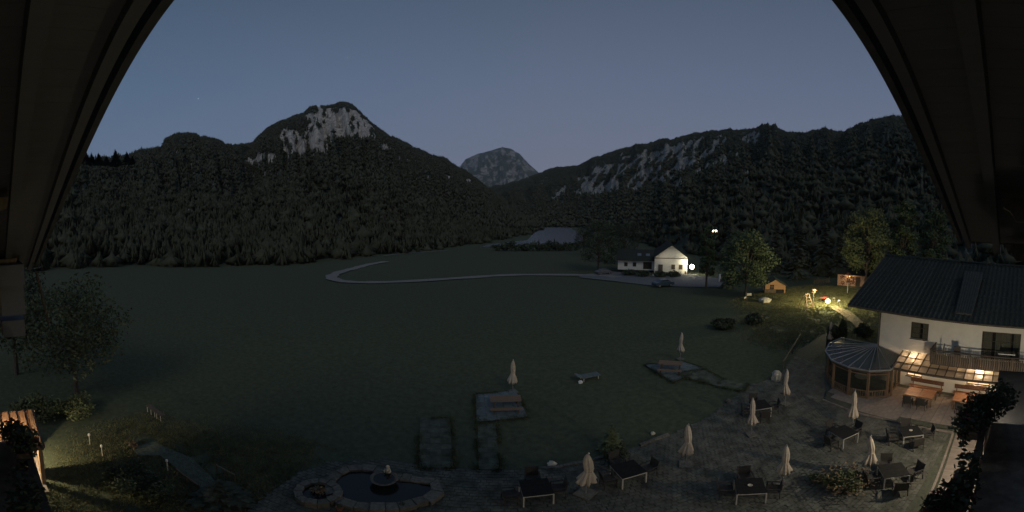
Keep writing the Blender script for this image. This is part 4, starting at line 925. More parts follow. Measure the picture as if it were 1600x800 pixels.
bush((120, 650), 1.4, 1.3, 'bushy shrub catching light right behind the shelter roof', M['leaflit'], 2400, .08, 112)
def branchlet(V, F, base, direc, L, wdt, g, droop=.25, nseg=4):
    """a spruce bough: a row of flat needle sprays either side of an axis"""
    d = direc / np.linalg.norm(direc); side = np.cross(d, [0, 0, 1.]); side /= np.linalg.norm(side); p = np.array(base, float)
    for k in range(nseg):
        f = k / nseg; q = p + d * L / nseg - np.array([0, 0, droop * L / nseg * (f + .4)]); w = wdt * (1 - f * .75) * g.uniform(.75, 1.2)
        for s in (-1, 1):
            n = len(V); V.append(p); V.append(p + side * s * w * .55 + d * w * .1 - np.array([0, 0, w * .12])); V.append(q + side * s * w * .6 + d * w * .35 - np.array([0, 0, w * .25])); V.append(q); F.append((n, n + 1, n + 2, n + 3))
        p = q
def spruce_meshes(h, r, seed, whorls=16, per=9):
    g = random.Random(seed); V = []; F = []
    for i in range(whorls):
        f = i / (whorls - 1); z = h * (.06 + .92 * f); L = r * (1 - f) ** .85 + .04 * r
        for k in range(max(4, int(per * (1 - f * .4)))):
            a = g.uniform(0, 6.28); up = .12 + .5 * f; branchlet(V, F, (0, 0, z + g.uniform(-.02, .02) * h), np.array([math.cos(a), math.sin(a), up - .25 * (1 - f)]), L * g.uniform(.7, 1.12), L * .45 + .02 * h, g, .35)
    me = npmesh('crown', np.array(V), np.array(F), 4); tm_ = MB().tube([(0, 0, -.3), (0, 0, h * .5), (0, 0, h * .99)], [h * .016, h * .01, .01], 7); me2 = bpy.data.meshes.new('trunk'); me2.from_pydata(tm_.v, [], tm_.f); me2.materials.append(M['bark']); me.materials.append(M['needle'])
    return me, me2
SPR = [spruce_meshes(10, 2.2, s, 22, 12) for s in (1, 2, 3)]
def spruce(x, y, h, label, i=0, w=1., group=None, m=None, z=None):
    z = float(gz(x, y)) if z is None else z; t = thing('spruce_tree', label, 'tree', (x, y, z), random.uniform(0, 6), group); s = h / 10
    for nm, me in zip(('crown', 'trunk'), SPR[i % 3]):
        if m and nm == 'crown': me = me.copy(); me.materials.clear(); me.materials.append(m)
        o = bpy.data.objects.new(nm, me); S.collection.objects.link(o); o.parent = t; o.scale = (s * w, s * w, s)
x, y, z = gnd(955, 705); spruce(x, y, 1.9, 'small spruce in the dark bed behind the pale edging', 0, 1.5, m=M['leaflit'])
x, y, z = gnd(345, 785); spruce(x, y, 1.5, 'low spreading conifer shrub at bottom left', 1, 3.2)
def broadleaf(x, y, h, r, label, seed, n=5000, size=.22, m=None, trunk_f=.25, z=None, group=None, bark=None, name='broadleaf_tree', k=16, bare=False):
    z = float(gz(x, y)) if z is None else z; g = random.Random(seed); t = thing(name, label, 'tree', (x, y, z), group=group)
    bl = []; tb = MB(); h0 = h * trunk_f; tr = h * .022
    tb.tube([(x, y, z - .3), (x + g.uniform(-.1, .1) * r * .3, y, z + h0), (x, y, z + h * .6), (x, y, z + h * .9)], [tr, tr * .75, tr * .45, tr * .1], 8)
    for i in range(k):
        f = (i + .5) / k; a = i * 2.4 + g.uniform(-.4, .4); zz = h0 + (h - h0) * (.12 + .78 * f); q = r * math.sqrt(max(.05, 1 - (1.7 * f - .75) ** 2)) * g.uniform(.45, .8)
        c = (x + q * math.cos(a), y + q * math.sin(a), z + zz); rr = r * g.uniform(.30, .45); bl.append((*c, rr, rr, rr * .75))
        zs_ = z + h0 + (zz - h0) * .45; tb.tube([(x, y, zs_), ((x + c[0]) / 2, (y + c[1]) / 2, (zs_ + c[2]) / 2 + .04 * h), c], [tr * .35, tr * .22, tr * .06], 5)
    tb.build('trunk', bark or M['bark'], t)
    V, F = leafcloud(n, bl, size, seed, hollow=.15); link('crown', npmesh('crown', V, F, 4), m or M['leaf'], t)
    return t
# big tree over the left lawn, bare boughs showing
x, y, z = gnd(120, 615); broadleaf(x, y, 8.5, 4.2, 'large dark tree with bare hanging boughs behind the left shelter', 201, 7500, .12, k=20)
x, y, z = gnd(30, 600); broadleaf(x - 2, y, 9.5, 4., 'tall dark tree at the far left under the roof edge', 202, 5000, .14)
def hedgecyl(p, r, h, label, cone=False):
    x, y, z = gnd(*p); t = thing('clipped_shrub', label, 'shrub', (x, y, z)); g = np.random.default_rng(int(p[0])); n = 2200
    a = g.random(n) * 6.283; hh = g.random(n); rr = r * (np.where(hh > .9, (1 - (hh - .9) * 7), 1) if not cone else np.sin(np.clip(1 - hh, 0, 1) ** .8 * 2.2)) * (.75 + .3 * g.random(n))
    c = np.stack([x + rr * np.cos(a), y + rr * np.sin(a), z + hh * h], -1); aa = g.normal(size=(n, 3)) * .07; bb = g.normal(size=(n, 3)) * .05
    V = np.stack([c - aa, c - bb, c + aa, c + bb], 1).reshape(-1, 3); link('foliage', npmesh('foliage', V, np.arange(4 * n).reshape(-1, 4), 4), M['leaf'], t)
    MB().tube([(x, y, z - .1), (x, y, z + h * .9)], .06, 6).build('stem', M['bark'], t)
hedgecyl((1300, 540), .5, 2.1, 'clipped round topped shrub behind the pavilion'); hedgecyl((1316, 530), .42, 2.2, 'pointed conical shrub beside the round topped one', True)
# low stone wall behind the pavilion
kerb([(22.6, 13.6), (24.5, 14.2), (27, 14.6)], .35, .55, 'garden_wall', 'low pale garden wall behind the pavilion roof', M['stone'], .5)

# ================================================================ GARDEN LAWN WITH LAMP
gl_ = gnd(1293, 480); t = thing('garden_lamp', 'bright globe lamp on a short post on the lawn', 'lamp', gl_)
MB().tube([(gl_[0], gl_[1], gl_[2]), (gl_[0], gl_[1], gl_[2] + .75)], .04, 8).build('post', M['steel'], t)
MB().lathe([(.03, -.3), (.15, -.26), (.25, -.17), (.3, 0), (.25, .17), (.15, .26), (.03, .3)], (gl_[0], gl_[1], gl_[2] + .92), 16).build('globe', M['bulb'], t, smooth=True)  # globe oversized to stand for the lamp's bloom
pointlight('glow', (gl_[0], gl_[1] - .0, gl_[2] + 2.5), 3600, (1, .82, .40), .25, t)  # light hung above the globe to widen the lit patch of lawn
# wooden wing-back bench / small parasol, red, beside the lamp
rx_, ry_, rz2 = gnd(1288, 472); t = thing('picnic_set', 'small red topped table behind the bright lawn lamp', 'table', (rx_, ry_, rz2))
MB().box((rx_, ry_, rz2 + .75), (1.3, .8, .05)).build('tabletop', M['red'], t)
for a in (-.5, .5):
    for b in (-.3, .3): MB().box((rx_ + a, ry_ + b, rz2 + .36), (.06, .06, .72)).build('leg', M['oldwood'], t)
for p, lab in (((1311, 474), 'white garden stool right of the bright lamp'), ((1303, 470), 'pale garden stool just behind the bright lamp')):
    x, y, z = gnd(*p); t = thing('stool', lab, 'stool', (x, y, z)); MB().lathe([(.2, .42), (.21, .47), (.0, .48)], (x, y, z), 12).build('seat', M['white'], t)
    for k in range(3): MB().tube([(x + .15 * math.cos(k * 2.1), y + .15 * math.sin(k * 2.1), z + .42), (x + .22 * math.cos(k * 2.1), y + .22 * math.sin(k * 2.1), z)], .02, 5).build('leg', M['metal'], t)
# A-frame climbing trestle
x, y, z = gnd(1259, 482); t = thing('climbing_trestle', 'wooden A frame with rungs left of the bright lamp', 'climbing frame', (x, y, z))
for s in (-1, 1):
    for q in (-1, 1): MB().bar((x + s * .35, y + q * .12, z + 2.1), (x + s * .8 + q * .15, y + q * .9, z), .1, .1, up=(1, 0, .1)).build('leg', M['timber'], t)
for k in range(1, 5): f = k / 5; MB().bar((x - .35 - .45 * f, y - .12 - .78 * f, z + 2.1 * (1 - f)), (x + .35 + .45 * f, y - .12 - .78 * f, z + 2.1 * (1 - f)), .07, .07).build('rung', M['timber'], t)
MB().bar((x - .5, y, z + 2.1), (x + .5, y, z + 2.1), .12, .12).build('top_beam', M['timber'], t)
x, y, z = gnd(1270, 477); t = thing('bird_table', 'bird table on a post above the climbing frame', 'bird table', (x, y, z))
MB().box((x, y, z + .95), (.08, .08, 1.9)).build('post', M['oldwood'], t); MB().box((x, y, z + 1.93), (.6, .45, .05)).build('tray', M['timber'], t); MB().add([(x - .4, y - .3, z + 2.2), (x + .4, y - .3, z + 2.2), (x + .4, y + .3, z + 2.2), (x - .4, y + .3, z + 2.2), (x - .4, y, z + 2.45), (x + .4, y, z + 2.45)], [(0, 1, 5, 4), (2, 3, 4, 5), (0, 4, 3), (1, 2, 5)]).build('roof', M['timber'], t)
for dx in (-.25, .25): MB().box((x + dx, y, z + 2.08), (.04, .04, .25)).build('strut', M['oldwood'], t)
# playhouse
px_, py_, pz_ = gnd(1211, 459)
yaw = -math.atan2(px_, py_) * .95
t = thing('playhouse', 'orange wooden playhouse with mossy gable roof at the lawn edge', 'playhouse', (px_, py_, pz_), yaw + .12)
w2, h2, dp = 1.75, 1.55, 3.0
b = MB(); k = 0; z = .4
cl_n = 9
for i in range(cl_n):
    z = .15 + i * (1.45 / cl_n); hh = 1.45 / cl_n - .015
    if i < 4:
        MB().box((-.8, 0, z + hh / 2), (1.85, .06, hh)).build('cladding_board', M['white'] if False else M['oldwood'], t, False)
        MB().box((1.62, .0, z + hh / 2), (.2, .06, hh)).build('cladding_board', M['playwood'], t, False)
    else:
        for a0, a1 in ((-1.72, -.95), (-.25, 1.72)): MB().box(((a0 + a1) / 2, 0, z + hh / 2), (a1 - a0, .06, hh)).build('cladding_board', M['playwood'], t, False)
    for s in (-1, 1): MB().box((s * 1.75, dp / 2, z + hh / 2), (.06, dp, hh)).build('cladding_board', M['playwood'], t, False)
MB().add([(-1.75, .02, 1.6), (1.75, .02, 1.6), (0, .02, 2.5), (-1.75, .08, 1.6), (1.75, .08, 1.6), (0, .08, 2.5)], [(0, 1, 2), (5, 4, 3)]).build('gable', M['playwood'], t, False)
wd = MB().box((-.6, .0, 1.22), (.7, .05, .72)).build('window', M['dark'], t, False)
MB().box((-.6, -.04, 1.22), (.05, .03, .72)).box((-.6, -.038, 1.22), (.7, .03, .05)).build('muntin', M['playwood'], wd, False)
MB().box((.75, .3, .62), (1.4, .05, 1.2)).build('doorway', M['dark'], t, False)
for s in (-1, 1): MB().add([(0, -.35, 2.62), (s * 2.15, -.35, 1.42), (s * 2.15, dp + .2, 1.42), (0, dp + .2, 2.62), (0, -.35, 2.54), (s * 2.15, -.35, 1.34), (s * 2.15, dp + .2, 1.34), (0, dp + .2, 2.54)], [(0, 1, 2, 3), (4, 5, 6, 7), (0, 1, 5, 4), (1, 2, 6, 5), (2, 3, 7, 6)]).build('roof', mat('moss', (.05, .06, .035), .95, .4, 4), t, False)
MB().box((0, dp, .9), (3.5, .06, 1.5)).build('back_wall', M['playwood'], t, False)
# sign boards in the dark
x, y, z = gnd(1166, 474); t = thing('signpost', 'pale finger signs on a post left of the boulder', 'signpost', (x, y, z))
MB().box((x, y, z + .85), (.09, .09, 1.7)).build('post', M['oldwood'], t); MB().box((x + .35, y - .06, z + 1.35), (.9, .05, .35), rz=-.3).build('sign_board', M['cream'], t); MB().box((x - .3, y - .06, z + .95), (.7, .05, .25), rz=.3).build('sign_board', M['cream'], t)
# red leaved tree with pale trunk, lit shed wall behind
x, y, z = gnd(1324, 458); broadleaf(x, y, 3.6, 1.5, 'small red leaved tree with pale trunk in front of the lit shed', 301, 900, .10, M['redleaf'], .35, bark=M['birch'], k=9)
sxx, syy, szz = gnd(1329, 447); dv = Vector((sxx, syy)).normalized(); ya = math.atan2(-dv.x, dv.y)
t = thing('garden_shed', 'low pinkish garden shed lit from under its eaves', 'shed', (sxx, syy, szz), ya)
b = MB(); b.box((0, 1.5, 1.2), (5.4, 3, 2.4)); b.build('wall', mat('shed render', (.42, .27, .2), .9, .2, 5), t, False)
for s in (-1, 1): MB().add([(-3.2, 1.5 + s * 2.2, 2.35), (3.2, 1.5 + s * 2.2, 2.35), (3.2, 1.5, 3.3), (-3.2, 1.5, 3.3), (-3.2, 1.5 + s * 2.2, 2.42), (3.2, 1.5 + s * 2.2, 2.42), (3.2, 1.5, 3.37), (-3.2, 1.5, 3.37)], [(0, 1, 2, 3), (4, 5, 6, 7), (0, 1, 5, 4), (0, 3, 7, 4), (1, 2, 6, 5)]).build('roof', M['tile'], t, False)
MB().box((1.4, -.02, 1.0), (.9, .06, 1.9)).build('door', M['darkwood'], t, False)
MB().lathe([(.04, -.12), (.16, -.08), (.16, .08), (.04, .12)], (-.4, -.3, 2.0), 10).build('lamp_glass', mat('yellow lamp glass', (1, .8, .4), .5, 0, emit=(1, .72, .22), es=14), t, False)
q = Matrix.Rotation(ya, 3, 'Z') @ Vector((-.4, -.75, 1.95)); pointlight('glow', (sxx + q.x, syy + q.y, szz + q.z), 60, (1, .70, .34), .12)
S.objects[-1].name = 'shed_glow'
# picket fence by the forest
a, b_ = gnd(1272, 444), gnd(1296, 441); t = thing('picket_fence', 'short grey fence at the back of the lawn left of the shed', 'fence', a)
for k in range(14): f = k / 13; MB().box((a[0] + (b_[0] - a[0]) * f, a[1] + (b_[1] - a[1]) * f, a[2] + .5), (.09, .09, 1.0 + (.9 if k in (3, 13) else 0))).build('picket', M['oldwood'], t)
MB().bar((a[0], a[1], a[2] + .7), (b_[0], b_[1], b_[2] + .7), .05, .08).build('rail', M['oldwood'], t)

# ================================================================ TREES OF THE MIDDLE GROUND
def tree_at(px, base, top, halfw, label, seed, kind='b', m=None, **kw):
    x, y, z = gnd(px, base); d = math.hypot(x, y); dd = ray(px, top); h = H + d * dd.z / math.hypot(dd.x, dd.y) - z; r = halfw / FPX * d
    if kind == 'b': broadleaf(x, y, h, r, label, seed, m=m, size=kw.pop('size', .011 * h + .06), **{'trunk_f': .1, 'k': 22, **kw})
    else: spruce(x, y, h, label, seed, r / (h * .22), m=m)
tree_at(1165, 462, 356, 45, 'big bushy tree left of the playhouse', 401, n=9000, m=mat('tree leaf', (.085, .115, .055), .7, .5, .6))
tree_at(1103, 450, 345, 16, 'tall narrow tree just right of the lit white house', 402, n=5000, m=MATS['tree leaf'])
tree_at(1136, 450, 328, 13, 'dark pointed tree between the slim tree and the big bushy tree', 2, 's')
tree_at(935, 424, 340, 30, 'dark round tree above the parked car left of the house', 403, n=5000)
tree_at(975, 412, 345, 30, 'dark tree rising behind the low house wing', 404, n=4500)
tree_at(912, 398, 352, 16, 'small dark tree right of the lake', 405, n=2500)
tree_at(1352, 448, 318, 42, 'large lamp lit tree behind the garden shed', 406, n=9000, m=M['leaflit'])
tree_at(1408, 446, 303, 26, 'tall tree right of the lamp lit one', 407, n=6000, m=MATS['tree leaf'])
tree_at(1455, 440, 318, 28, 'tree behind the wing roof ridge', 408, n=6000, m=MATS['tree leaf'])
tree_at(1245, 436, 318, 22, 'dark spruce behind the playhouse', 0, 's'); tree_at(1285, 430, 305, 20, 'dark spruce behind the picket fence', 1, 's')
tree_at(1210, 428, 330, 20, 'slim dark spruce between big tree and playhouse', 2, 's'); tree_at(1310, 432, 330, 18, 'dark spruce left of the lamp lit tree', 0, 's')
tree_at(1375, 470, 430, 12, 'reddish small tree beside the wing roof tip', 409, n=1500, m=M['redleaf'])
for i, (px, b, tp, hw, lb) in enumerate(((842, 392, 372, 5, 'small pointed spruce on the near lake shore, leftmost'), (866, 392, 371, 6, 'pointed spruce in the middle of the near lake shore'), (884, 390, 376, 5, 'short spruce right on the near lake shore'), (820, 392, 379, 6, 'low spruce left of the lake opening'))): tree_at(px, b, tp, hw, lb, i, 's')
for i, px in enumerate(range(778, 905, 11)): tree_at(px, 391, 381 + (i % 3), 8, 'low dark bush number', 500 + i, n=260, k=5, trunk_f=.1) if False else bush((px, 392), 3.6, 3.4 + (i * 7 % 3), 'low dark bush on the near lake shore, %s' % ['left end of the row', 'second from the left', 'third from the left', 'fourth from the left', 'left of the middle spruce', 'at the foot of the leftmost pointed spruce', 'between two pointed spruces', 'below the middle pointed spruce', 'right of the middle pointed spruce', 'under the short right spruce', 'third from the right end', 'right end of the row'][i], M['leaf'], 300, .5, 600 + i, k=4)
# skyline spruces at the left
for i, (px, tp, hw) in enumerate(((134, 239, 5), (143, 242, 5), (154, 242, 5), (166, 246, 5), (180, 237, 7), (198, 240, 4), (207, 247, 4), (118, 244, 6))):
    dd = ray(px, tp); az = math.atan2(dd.x, dd.y); D = 395.; el = dd.z / math.hypot(dd.x, dd.y); zt = H + D * el + 3.; h = (17., 15, 15, 13, 20, 16, 10, 14)[i]
    spruce(D * math.sin(az), D * math.cos(az), h, 'pointed spruce on the left skyline, ' + ['beside the roof edge', 'second in from the roof edge', 'third in from the roof edge', 'short one left of the tallest', 'tallest of the row', 'slim one right of the tallest', 'lowest at the right end', 'half hidden by the roof edge'][i], i, 2.1, 'spruces on the left skyline', z=zt - h)
# ================================================================ LIT HOUSE IN THE MEADOW
hz = -4.0
def hw_(px, py): x, y = at(px, py, hz); return Vector((x, y))
gA, gB = hw_(1022, 424), hw_(1073, 429)
hx, hy, _ = gnd(1048, 428); hzz = float(gz(hx, hy)); dh = math.hypot(hx, hy); azh = math.atan2(hx, hy)
hs = thing('white_house', 'white gabled house with lit front and long low wing in the meadow', 'house', (hx, hy, hzz), -azh + .10)
hwid = 52 / FPX * dh; heh = 26 / FPX * dh; hrd = 45 / FPX * dh
b = MB(); w_ = hwid / 2
b.add([(-w_, 0, 0), (w_, 0, 0), (w_, 0, heh), (0, 0, hrd), (-w_, 0, heh), (-w_, 12, 0), (w_, 12, 0), (w_, 12, heh), (0, 12, hrd), (-w_, 12, heh)], [(0, 1, 2, 3, 4), (1, 6, 7, 2), (6, 5, 9, 8, 7), (5, 0, 4, 9)]); b.build('wall', M['plaster'], hs, False)
for s in (-1, 1): MB().add([(0, -.9, hrd + .12), (s * (w_ + .6), -.9, heh - .1), (s * (w_ + .6), 12.5, heh - .1), (0, 12.5, hrd + .12), (0, -.9, hrd + .32), (s * (w_ + .6), -.9, heh + .08), (s * (w_ + .6), 12.5, heh + .08), (0, 12.5, hrd + .32)], [(0, 1, 2, 3), (4, 5, 6, 7), (0, 1, 5, 4), (1, 2, 6, 5), (2, 3, 7, 6)]).build('roof', M['tile'], hs, False)
# wing to the left, set a little back
wl_ = 58 / FPX * dh; wh = 21 / FPX * dh
MB().add([(-w_ - wl_, 1.5, .6), (-w_, 1.5, .6), (-w_, 1.5, wh), (-w_ - wl_, 1.5, wh), (-w_ - wl_, 9, .6), (-w_, 9, .6), (-w_, 9, wh), (-w_ - wl_, 9, wh)], [(0, 1, 2, 3), (4, 0, 3, 7), (5, 4, 7, 6)]).build('side_wing', M['plaster'], hs, False)
rw = MB().add([(-w_ - wl_ - .5, .6, wh - .1), (-w_, .6, wh - .1), (-w_, 5.3, wh + 2.3), (-w_ - wl_ - .5, 5.3, wh + 2.3), (-w_ - wl_ - .5, 10, wh - .1), (-w_, 10, wh - .1), (-w_ - wl_ - .5, .6, wh - .3), (-w_, .6, wh - .3)], [(0, 1, 2, 3), (3, 2, 5, 4), (6, 7, 1, 0)]).build('roof', M['tile'], hs, False)
for x in (-w_ - 2.3, -w_ - 4.6): MB().add([(x, 2.3, wh + .85), (x + 1.1, 2.3, wh + .85), (x + 1.1, 3.4, wh + 1.42), (x, 3.4, wh + 1.42)], [(0, 1, 2, 3)]).build('skylight', mat('skylight glass', (.1, .12, .14), .15, .05, spec=1), hs, False)
for x, z, w3, h3 in ((-w_ - 1.8, 1.9, 2.3, 1.9), (-w_ - 5.3, 2.1, .9, 1.1), (-w_ - 7.6, 2.1, .9, 1.1)):
    wo = MB().box((x, 1.47, z), (w3, .08, h3)).build('window', M['darkwood'], hs, False); MB().box((x, 1.42, z), (w3 - .2, .03, h3 - .2)).build('pane', G2, wo, False)
MB().box((-w_ + 1.6, -.04, 1.25), (1.2, .1, 2.5)).build('door', M['darkwood'], hs, False)
for x in (.6, 2.6):
    wo = MB().box((x, -.04, 1.9), (1.0, .1, 1.3)).build('window', M['oldwood'], hs, False); MB().box((x, -.1, 1.9), (.8, .03, 1.1)).build('pane', G2, wo, False)
MB().box((0, -.06, heh - .2), (hwid, .12, .18)).build('beam', M['oldwood'], hs, False)
MB().span((-w_ - .5, -4.5, -.6), (w_ + 1.5, -.02, -.02)).build('terrace_base', M['stone'], hs, False)
for k in range(9): MB().box((-w_ + .5 + k * 1.2, -4.3, .35), (1.05, .3, .75)).build('wall_block', M['plaster'] if k > 3 else M['stone'], hs, False)
Rm = Matrix.Rotation(-azh + .10, 3, 'Z')
def hl(v): q = Rm @ Vector(v); return (hx + q.x, hy + q.y, hzz + q.z)
t = thing('house_lamp', 'brilliant round lamp at the right corner of the white house', 'lamp', hl((w_ + 1.0, -2.2, 0)))
lp = hl((w_ + .9, -2.2, 2.35)); MB().tube([hl((w_ + .9, -2.2, -.2)), hl((w_ + .9, -2.2, 2.2))], .06, 6).build('post', M['darkwood'], t); MB().lathe([(.05, -.55), (.25, -.49), (.42, -.35), (.52, -.17), (.55, 0), (.52, .17), (.42, .35), (.25, .49), (.05, .55)], lp, 14).build('globe', M['bulbw'], t, smooth=True)  # globe enlarged, the glare of the lamp put into its size
pointlight('glow', hl((w_ + .75, -1.2, 2.5)), 150, (1, .86, .55), .4, t)
t = thing('assumed_porch_lamp', 'assumed small white lamp high on the lit gable wall', 'lamp', hl((w_ - .5, -.2, 3.5))); MB().lathe([(.05, -.15), (.2, 0), (.05, .15)], hl((w_ - .5, -.3, 3.4)), 10).build('lamp_glass', M['bulbw'], t); pointlight('glow', hl((w_ - .7, -.9, 3.4)), 90, (1, .95, .82), .15, t)  # lamp added where the gable wall shows a bright patch
pointlight('glow', hl((-w_ + 2.6, -1.6, 4.2)), 30, (1, .84, .62), .3, None); S.objects[-1].name = 'gable_light'  # bare point light in front of the gable, without a lamp body
for k, (dx, dy, rr_, lb) in enumerate(((-11, -3.5, 1.6, 'dark hedge bush in front of the low house wing'), (-7.5, -5.5, 1.5, 'dark round bush on the house forecourt'), (-3.5, -6.5, 1.3, 'dark bush left of the house steps'), (-.2, -6.5, 1.3, 'dark bush in front of the house terrace wall'))):
    q = hl((dx, dy, 0)); z_ = float(gz(q[0], q[1])); shrub('bush', lb, 'bush', [(q[0], q[1], z_ + .8, rr_ * 1.3, rr_, .8), (q[0] + .9, q[1], z_ + .7, rr_, rr_, .7)], 900, .2, M['leaf'], 700 + k)
for k, (dx, mm, lb) in enumerate(((1.2, 'red', 'red garden chair on the lit house terrace'), (2.3, 'cream', 'cream garden chair on the lit house terrace'), (3.6, 'terracotta', 'orange garden chair nearest the bright house lamp'))):
    q = hl((dx, -2.6, 0)); t = thing('garden_chair', lb, 'chair', q, -azh); MB().box((0, 0, .45), (.5, .5, .06)).build('seat', M[mm], t, False); MB().box((0, .25, .8), (.5, .05, .7)).build('backrest', M[mm], t, False)
    for a in (-.22, .22):
        for c in (-.22, .22): MB().box((a, c, .21), (.05, .05, .42)).build('leg', M[mm], t, False)
# parked car
def car(p, rz, label, body):
    x, y, z = gnd(*p); t = thing('parked_car', label, 'car', (x, y, z + .1), rz)
    prof = [(-2.1, .35), (-2.15, .75), (-1.9, .95), (-1.35, 1.0), (-.8, 1.42), (.7, 1.45), (1.35, 1.0), (2.0, .85), (2.15, .6), (2.1, .35)]
    n = len(prof); vs = []
    for yy, sc in ((-.85, 1), (-.6, 1), (.6, 1), (.85, 1)):
        for (a, c) in prof: top = c > 1.1; vs.append((a, yy * (.82 if top and abs(yy) > .7 else 1), c - (.06 if top and abs(yy) > .7 else 0)))
    fs = [tuple(range(n))[::-1], tuple(range(3 * n, 4 * n))]
    for k in range(3): fs += [(k * n + i, k * n + (i + 1) % n, (k + 1) * n + (i + 1) % n, (k + 1) * n + i) for i in range(n)]
    MB().add(vs, fs).build('body', body, t, False)
    for s in (-1, 1):
        MB().add([(-1.2, s * .80, 1.02), (1.2, s * .80, 1.02), (.62, s * .74, 1.36), (-.72, s * .74, 1.36)], [(0, 1, 2, 3)]).build('side_window', M['dark'], t, False)
        for a in (-1.3, 1.3):
            wh_ = MB().tube([(a, s * .68, .33), (a, s * .87, .33)], .33, 14).build('wheel', M['wicker'], t, False); MB().tube([(a, s * .86, .33), (a, s * .885, .33)], .19, 10).build('rim', M['steel'], wh_, False)
    MB().add([(1.33, -.62, 1.03), (1.33, .62, 1.03), (.75, .58, 1.42), (.75, -.58, 1.42)], [(0, 1, 2, 3)]).build('windscreen', M['dark'], t, False)
car((943, 429), .25, 'dark parked car under the tree left of the white house', mat('grey car paint', (.12, .12, .125), .3, .05))
car((1036, 448), .1, 'dark blue car at the edge of the house forecourt', mat('blue car paint', (.05, .08, .11), .3, .05))
x, y, z = gnd(1124, 441); t = thing('gate_posts', 'pale gate post in the shade right of the house', 'post', (x, y, z)); MB().box((x, y, z + .9), (.35, .35, 1.8)).build('post', M['white'], t)
# lone lit cabin up the slope
dd = ray(1117, 361); az = math.atan2(dd.x, dd.y); D = 150.; x, y = D * math.sin(az), D * math.cos(az); z = H + D * dd.z / math.hypot(dd.x, dd.y)
t = thing('cabin', 'tiny dark cabin with two lit windows on the forested slope', 'cabin', (x, y, z - 2.4), -az)
MB().box((0, 1.6, 1.0), (5, 3, 4.2)).build('wall', M['darkwood'], t, False)
for s in (-1, 1): MB().add([(0, -.6, 4.2), (s * 3.2, -.6, 2.7), (s * 3.2, 3.6, 2.7), (0, 3.6, 4.2), (0, -.6, 4.05), (s * 3.2, -.6, 2.55), (s * 3.2, 3.6, 2.55), (0, 3.6, 4.05)], [(0, 1, 2, 3), (4, 5, 6, 7), (0, 1, 5, 4)]).build('roof', M['tile'], t, False)
for a in (-.75, .55): MB().box((a, .06, 2.4), (.75, .05, .9)).build('window', mat('cabin window', (1, .8, .6), .5, 0, emit=(1, .72, .42), es=10), t, False)
# evening stars
for (px, py, r, lb, es) in ((543, 90, 11, 'brightest evening star high above the rocky peak', 1.5), (310, 154, 10, 'white star above the left ridge', 1.8), (1162, 82, 8, 'faint star high at the right', .5), (493, 60, 8, 'faint star above and left of the brightest one', .35)):
    d = ray(px, py) * 18000; t = MB().lathe([(.01, -r), (r * .8, -r * .6), (r, 0), (r * .8, r * .6), (.01, r)], (0, 0, 0), 8).build('star', mat('star %d' % px, (1, 1, 1), .5, 0, emit=(.9, .95, 1), es=es * 3)); t.location = (d.x, d.y, d.z + H); props(t, lb, 'star')
# ================================================================ GRASS
def grass(name, label, P, n, h, seed):
    g = np.random.default_rng(seed); P = np.array(P); lo, hi = P.min(0), P.max(0); x = g.uniform(lo[0], hi[0], n * 2); y = g.uniform(lo[1], hi[1], n * 2)
    x0_, y0_ = x + g.normal(0, .8, len(x)), y + g.normal(0, .8, len(x)); k = inpoly(x0_, y0_, [tuple(p) for p in P]); k &= fbm(x * .8, y * .8) > .42 - .2 * g.random(len(x)); k &= ~inpoly(x, y, plz); x, y = x[k][:n], y[k][:n]; z = gz(x, y) - .04; m_ = len(x)
    a = g.random(m_) * 6.28; w = h * .16; hh = h * g.uniform(.5, 1.3, m_); l = g.normal(0, .35, (m_, 2)) * hh[:, None]
    V = np.stack([np.stack([x - w * np.cos(a), y - w * np.sin(a), z], -1), np.stack([x + w * np.cos(a), y + w * np.sin(a), z], -1), np.stack([x + l[:, 0], y + l[:, 1], z + hh], -1)], 1).reshape(-1, 3)
    props(link(name, npmesh(name, V, np.arange(3 * m_).reshape(-1, 3), 3), M['blades']), label, 'grass', kind='stuff')
grass('grass', 'short grass of the lamp lit lawn right of the shelter', [(-11.7, -1), (-17, 7), (-8, 12), (-5, 5), (-6, -1)], 60000, .11, 1)
grass('grass', 'short grass of the garden lawn round the bright lamp', [gnd(*p)[:2] for p in ((1150, 470), (1200, 455), (1270, 445), (1330, 450), (1400, 470), (1390, 530), (1290, 520), (1240, 545), (1180, 540))], 110000, .16, 2)

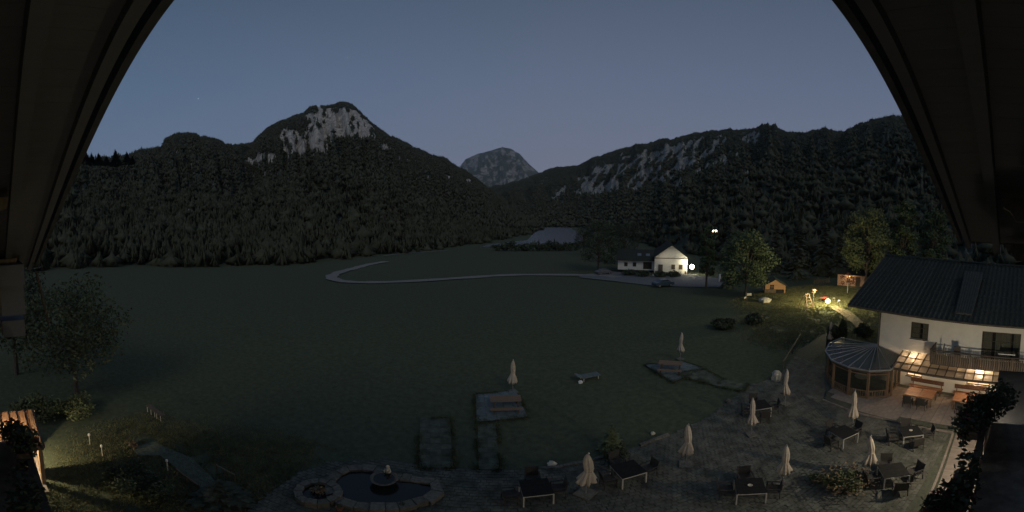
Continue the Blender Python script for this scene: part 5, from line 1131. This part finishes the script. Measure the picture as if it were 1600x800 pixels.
# ragged grass creeping over the slab edges
g_ = np.random.default_rng(77); PT = []
for o_ in [q for q in S.objects if q.name.split('.')[0] in ('stone_pad', 'slab_path') and q.parent is None]:
    v_ = [v.co for v in o_.data.vertices][len(o_.data.vertices) // 2:]
    for i in range(len(v_)):
        a_, b_ = v_[i - 1], v_[i]; m_ = int((a_ - b_).length * 260); t_ = g_.random(m_); PT.append(np.stack([a_.x + (b_.x - a_.x) * t_ + g_.normal(0, .11, m_), a_.y + (b_.y - a_.y) * t_ + g_.normal(0, .11, m_), np.full(m_, a_.z - .03)], -1))
PT = np.concatenate(PT); PT = PT[fbm(PT[:, 0] * 1.5, PT[:, 1] * 1.5) > .4]; m_ = len(PT); a_ = g_.random(m_) * 6.28; h_ = g_.uniform(.06, .17, m_); w_g = .022
V = np.stack([PT - np.stack([w_g * np.cos(a_), w_g * np.sin(a_), a_ * 0], -1), PT + np.stack([w_g * np.cos(a_), w_g * np.sin(a_), a_ * 0], -1), PT + np.stack([g_.normal(0, .05, m_), g_.normal(0, .05, m_), h_], -1)], 1).reshape(-1, 3)
props(link('grass', npmesh('grass', V, np.arange(3 * m_).reshape(-1, 3), 3), mat('dark blades', (.075, .09, .048), .95, .3, 2)), 'tufts of grass creeping over the edges of the slab pads', 'grass', kind='stuff')
MB().tube([(WX - .1, YE - .12, 5.9), (WX - .1, YE - .12, 3.0)], .045, 8).build('downpipe', M['darkwood'], wg)
# ================================================================ NIGHT AIR
hm = bpy.data.materials.new('night air'); hm.use_nodes = True; n = hm.node_tree; n.nodes.remove(n.nodes['Principled BSDF'])
pv_ = n.nodes.new('ShaderNodeVolumePrincipled'); pv_.inputs['Color'].default_value = (.85, .9, .95, 1); pv_.inputs['Density'].default_value = 4e-5; pv_.inputs['Anisotropy'].default_value = .2
n.links.new(pv_.outputs[0], n.nodes['Material Output'].inputs['Volume'])
props(MB().span((-8300, -8300, -10), (8300, 8300, 1500)).build('haze', hm), 'thin night air lying over the whole valley', 'haze', kind='stuff')
S.cycles.volume_bounces = 0
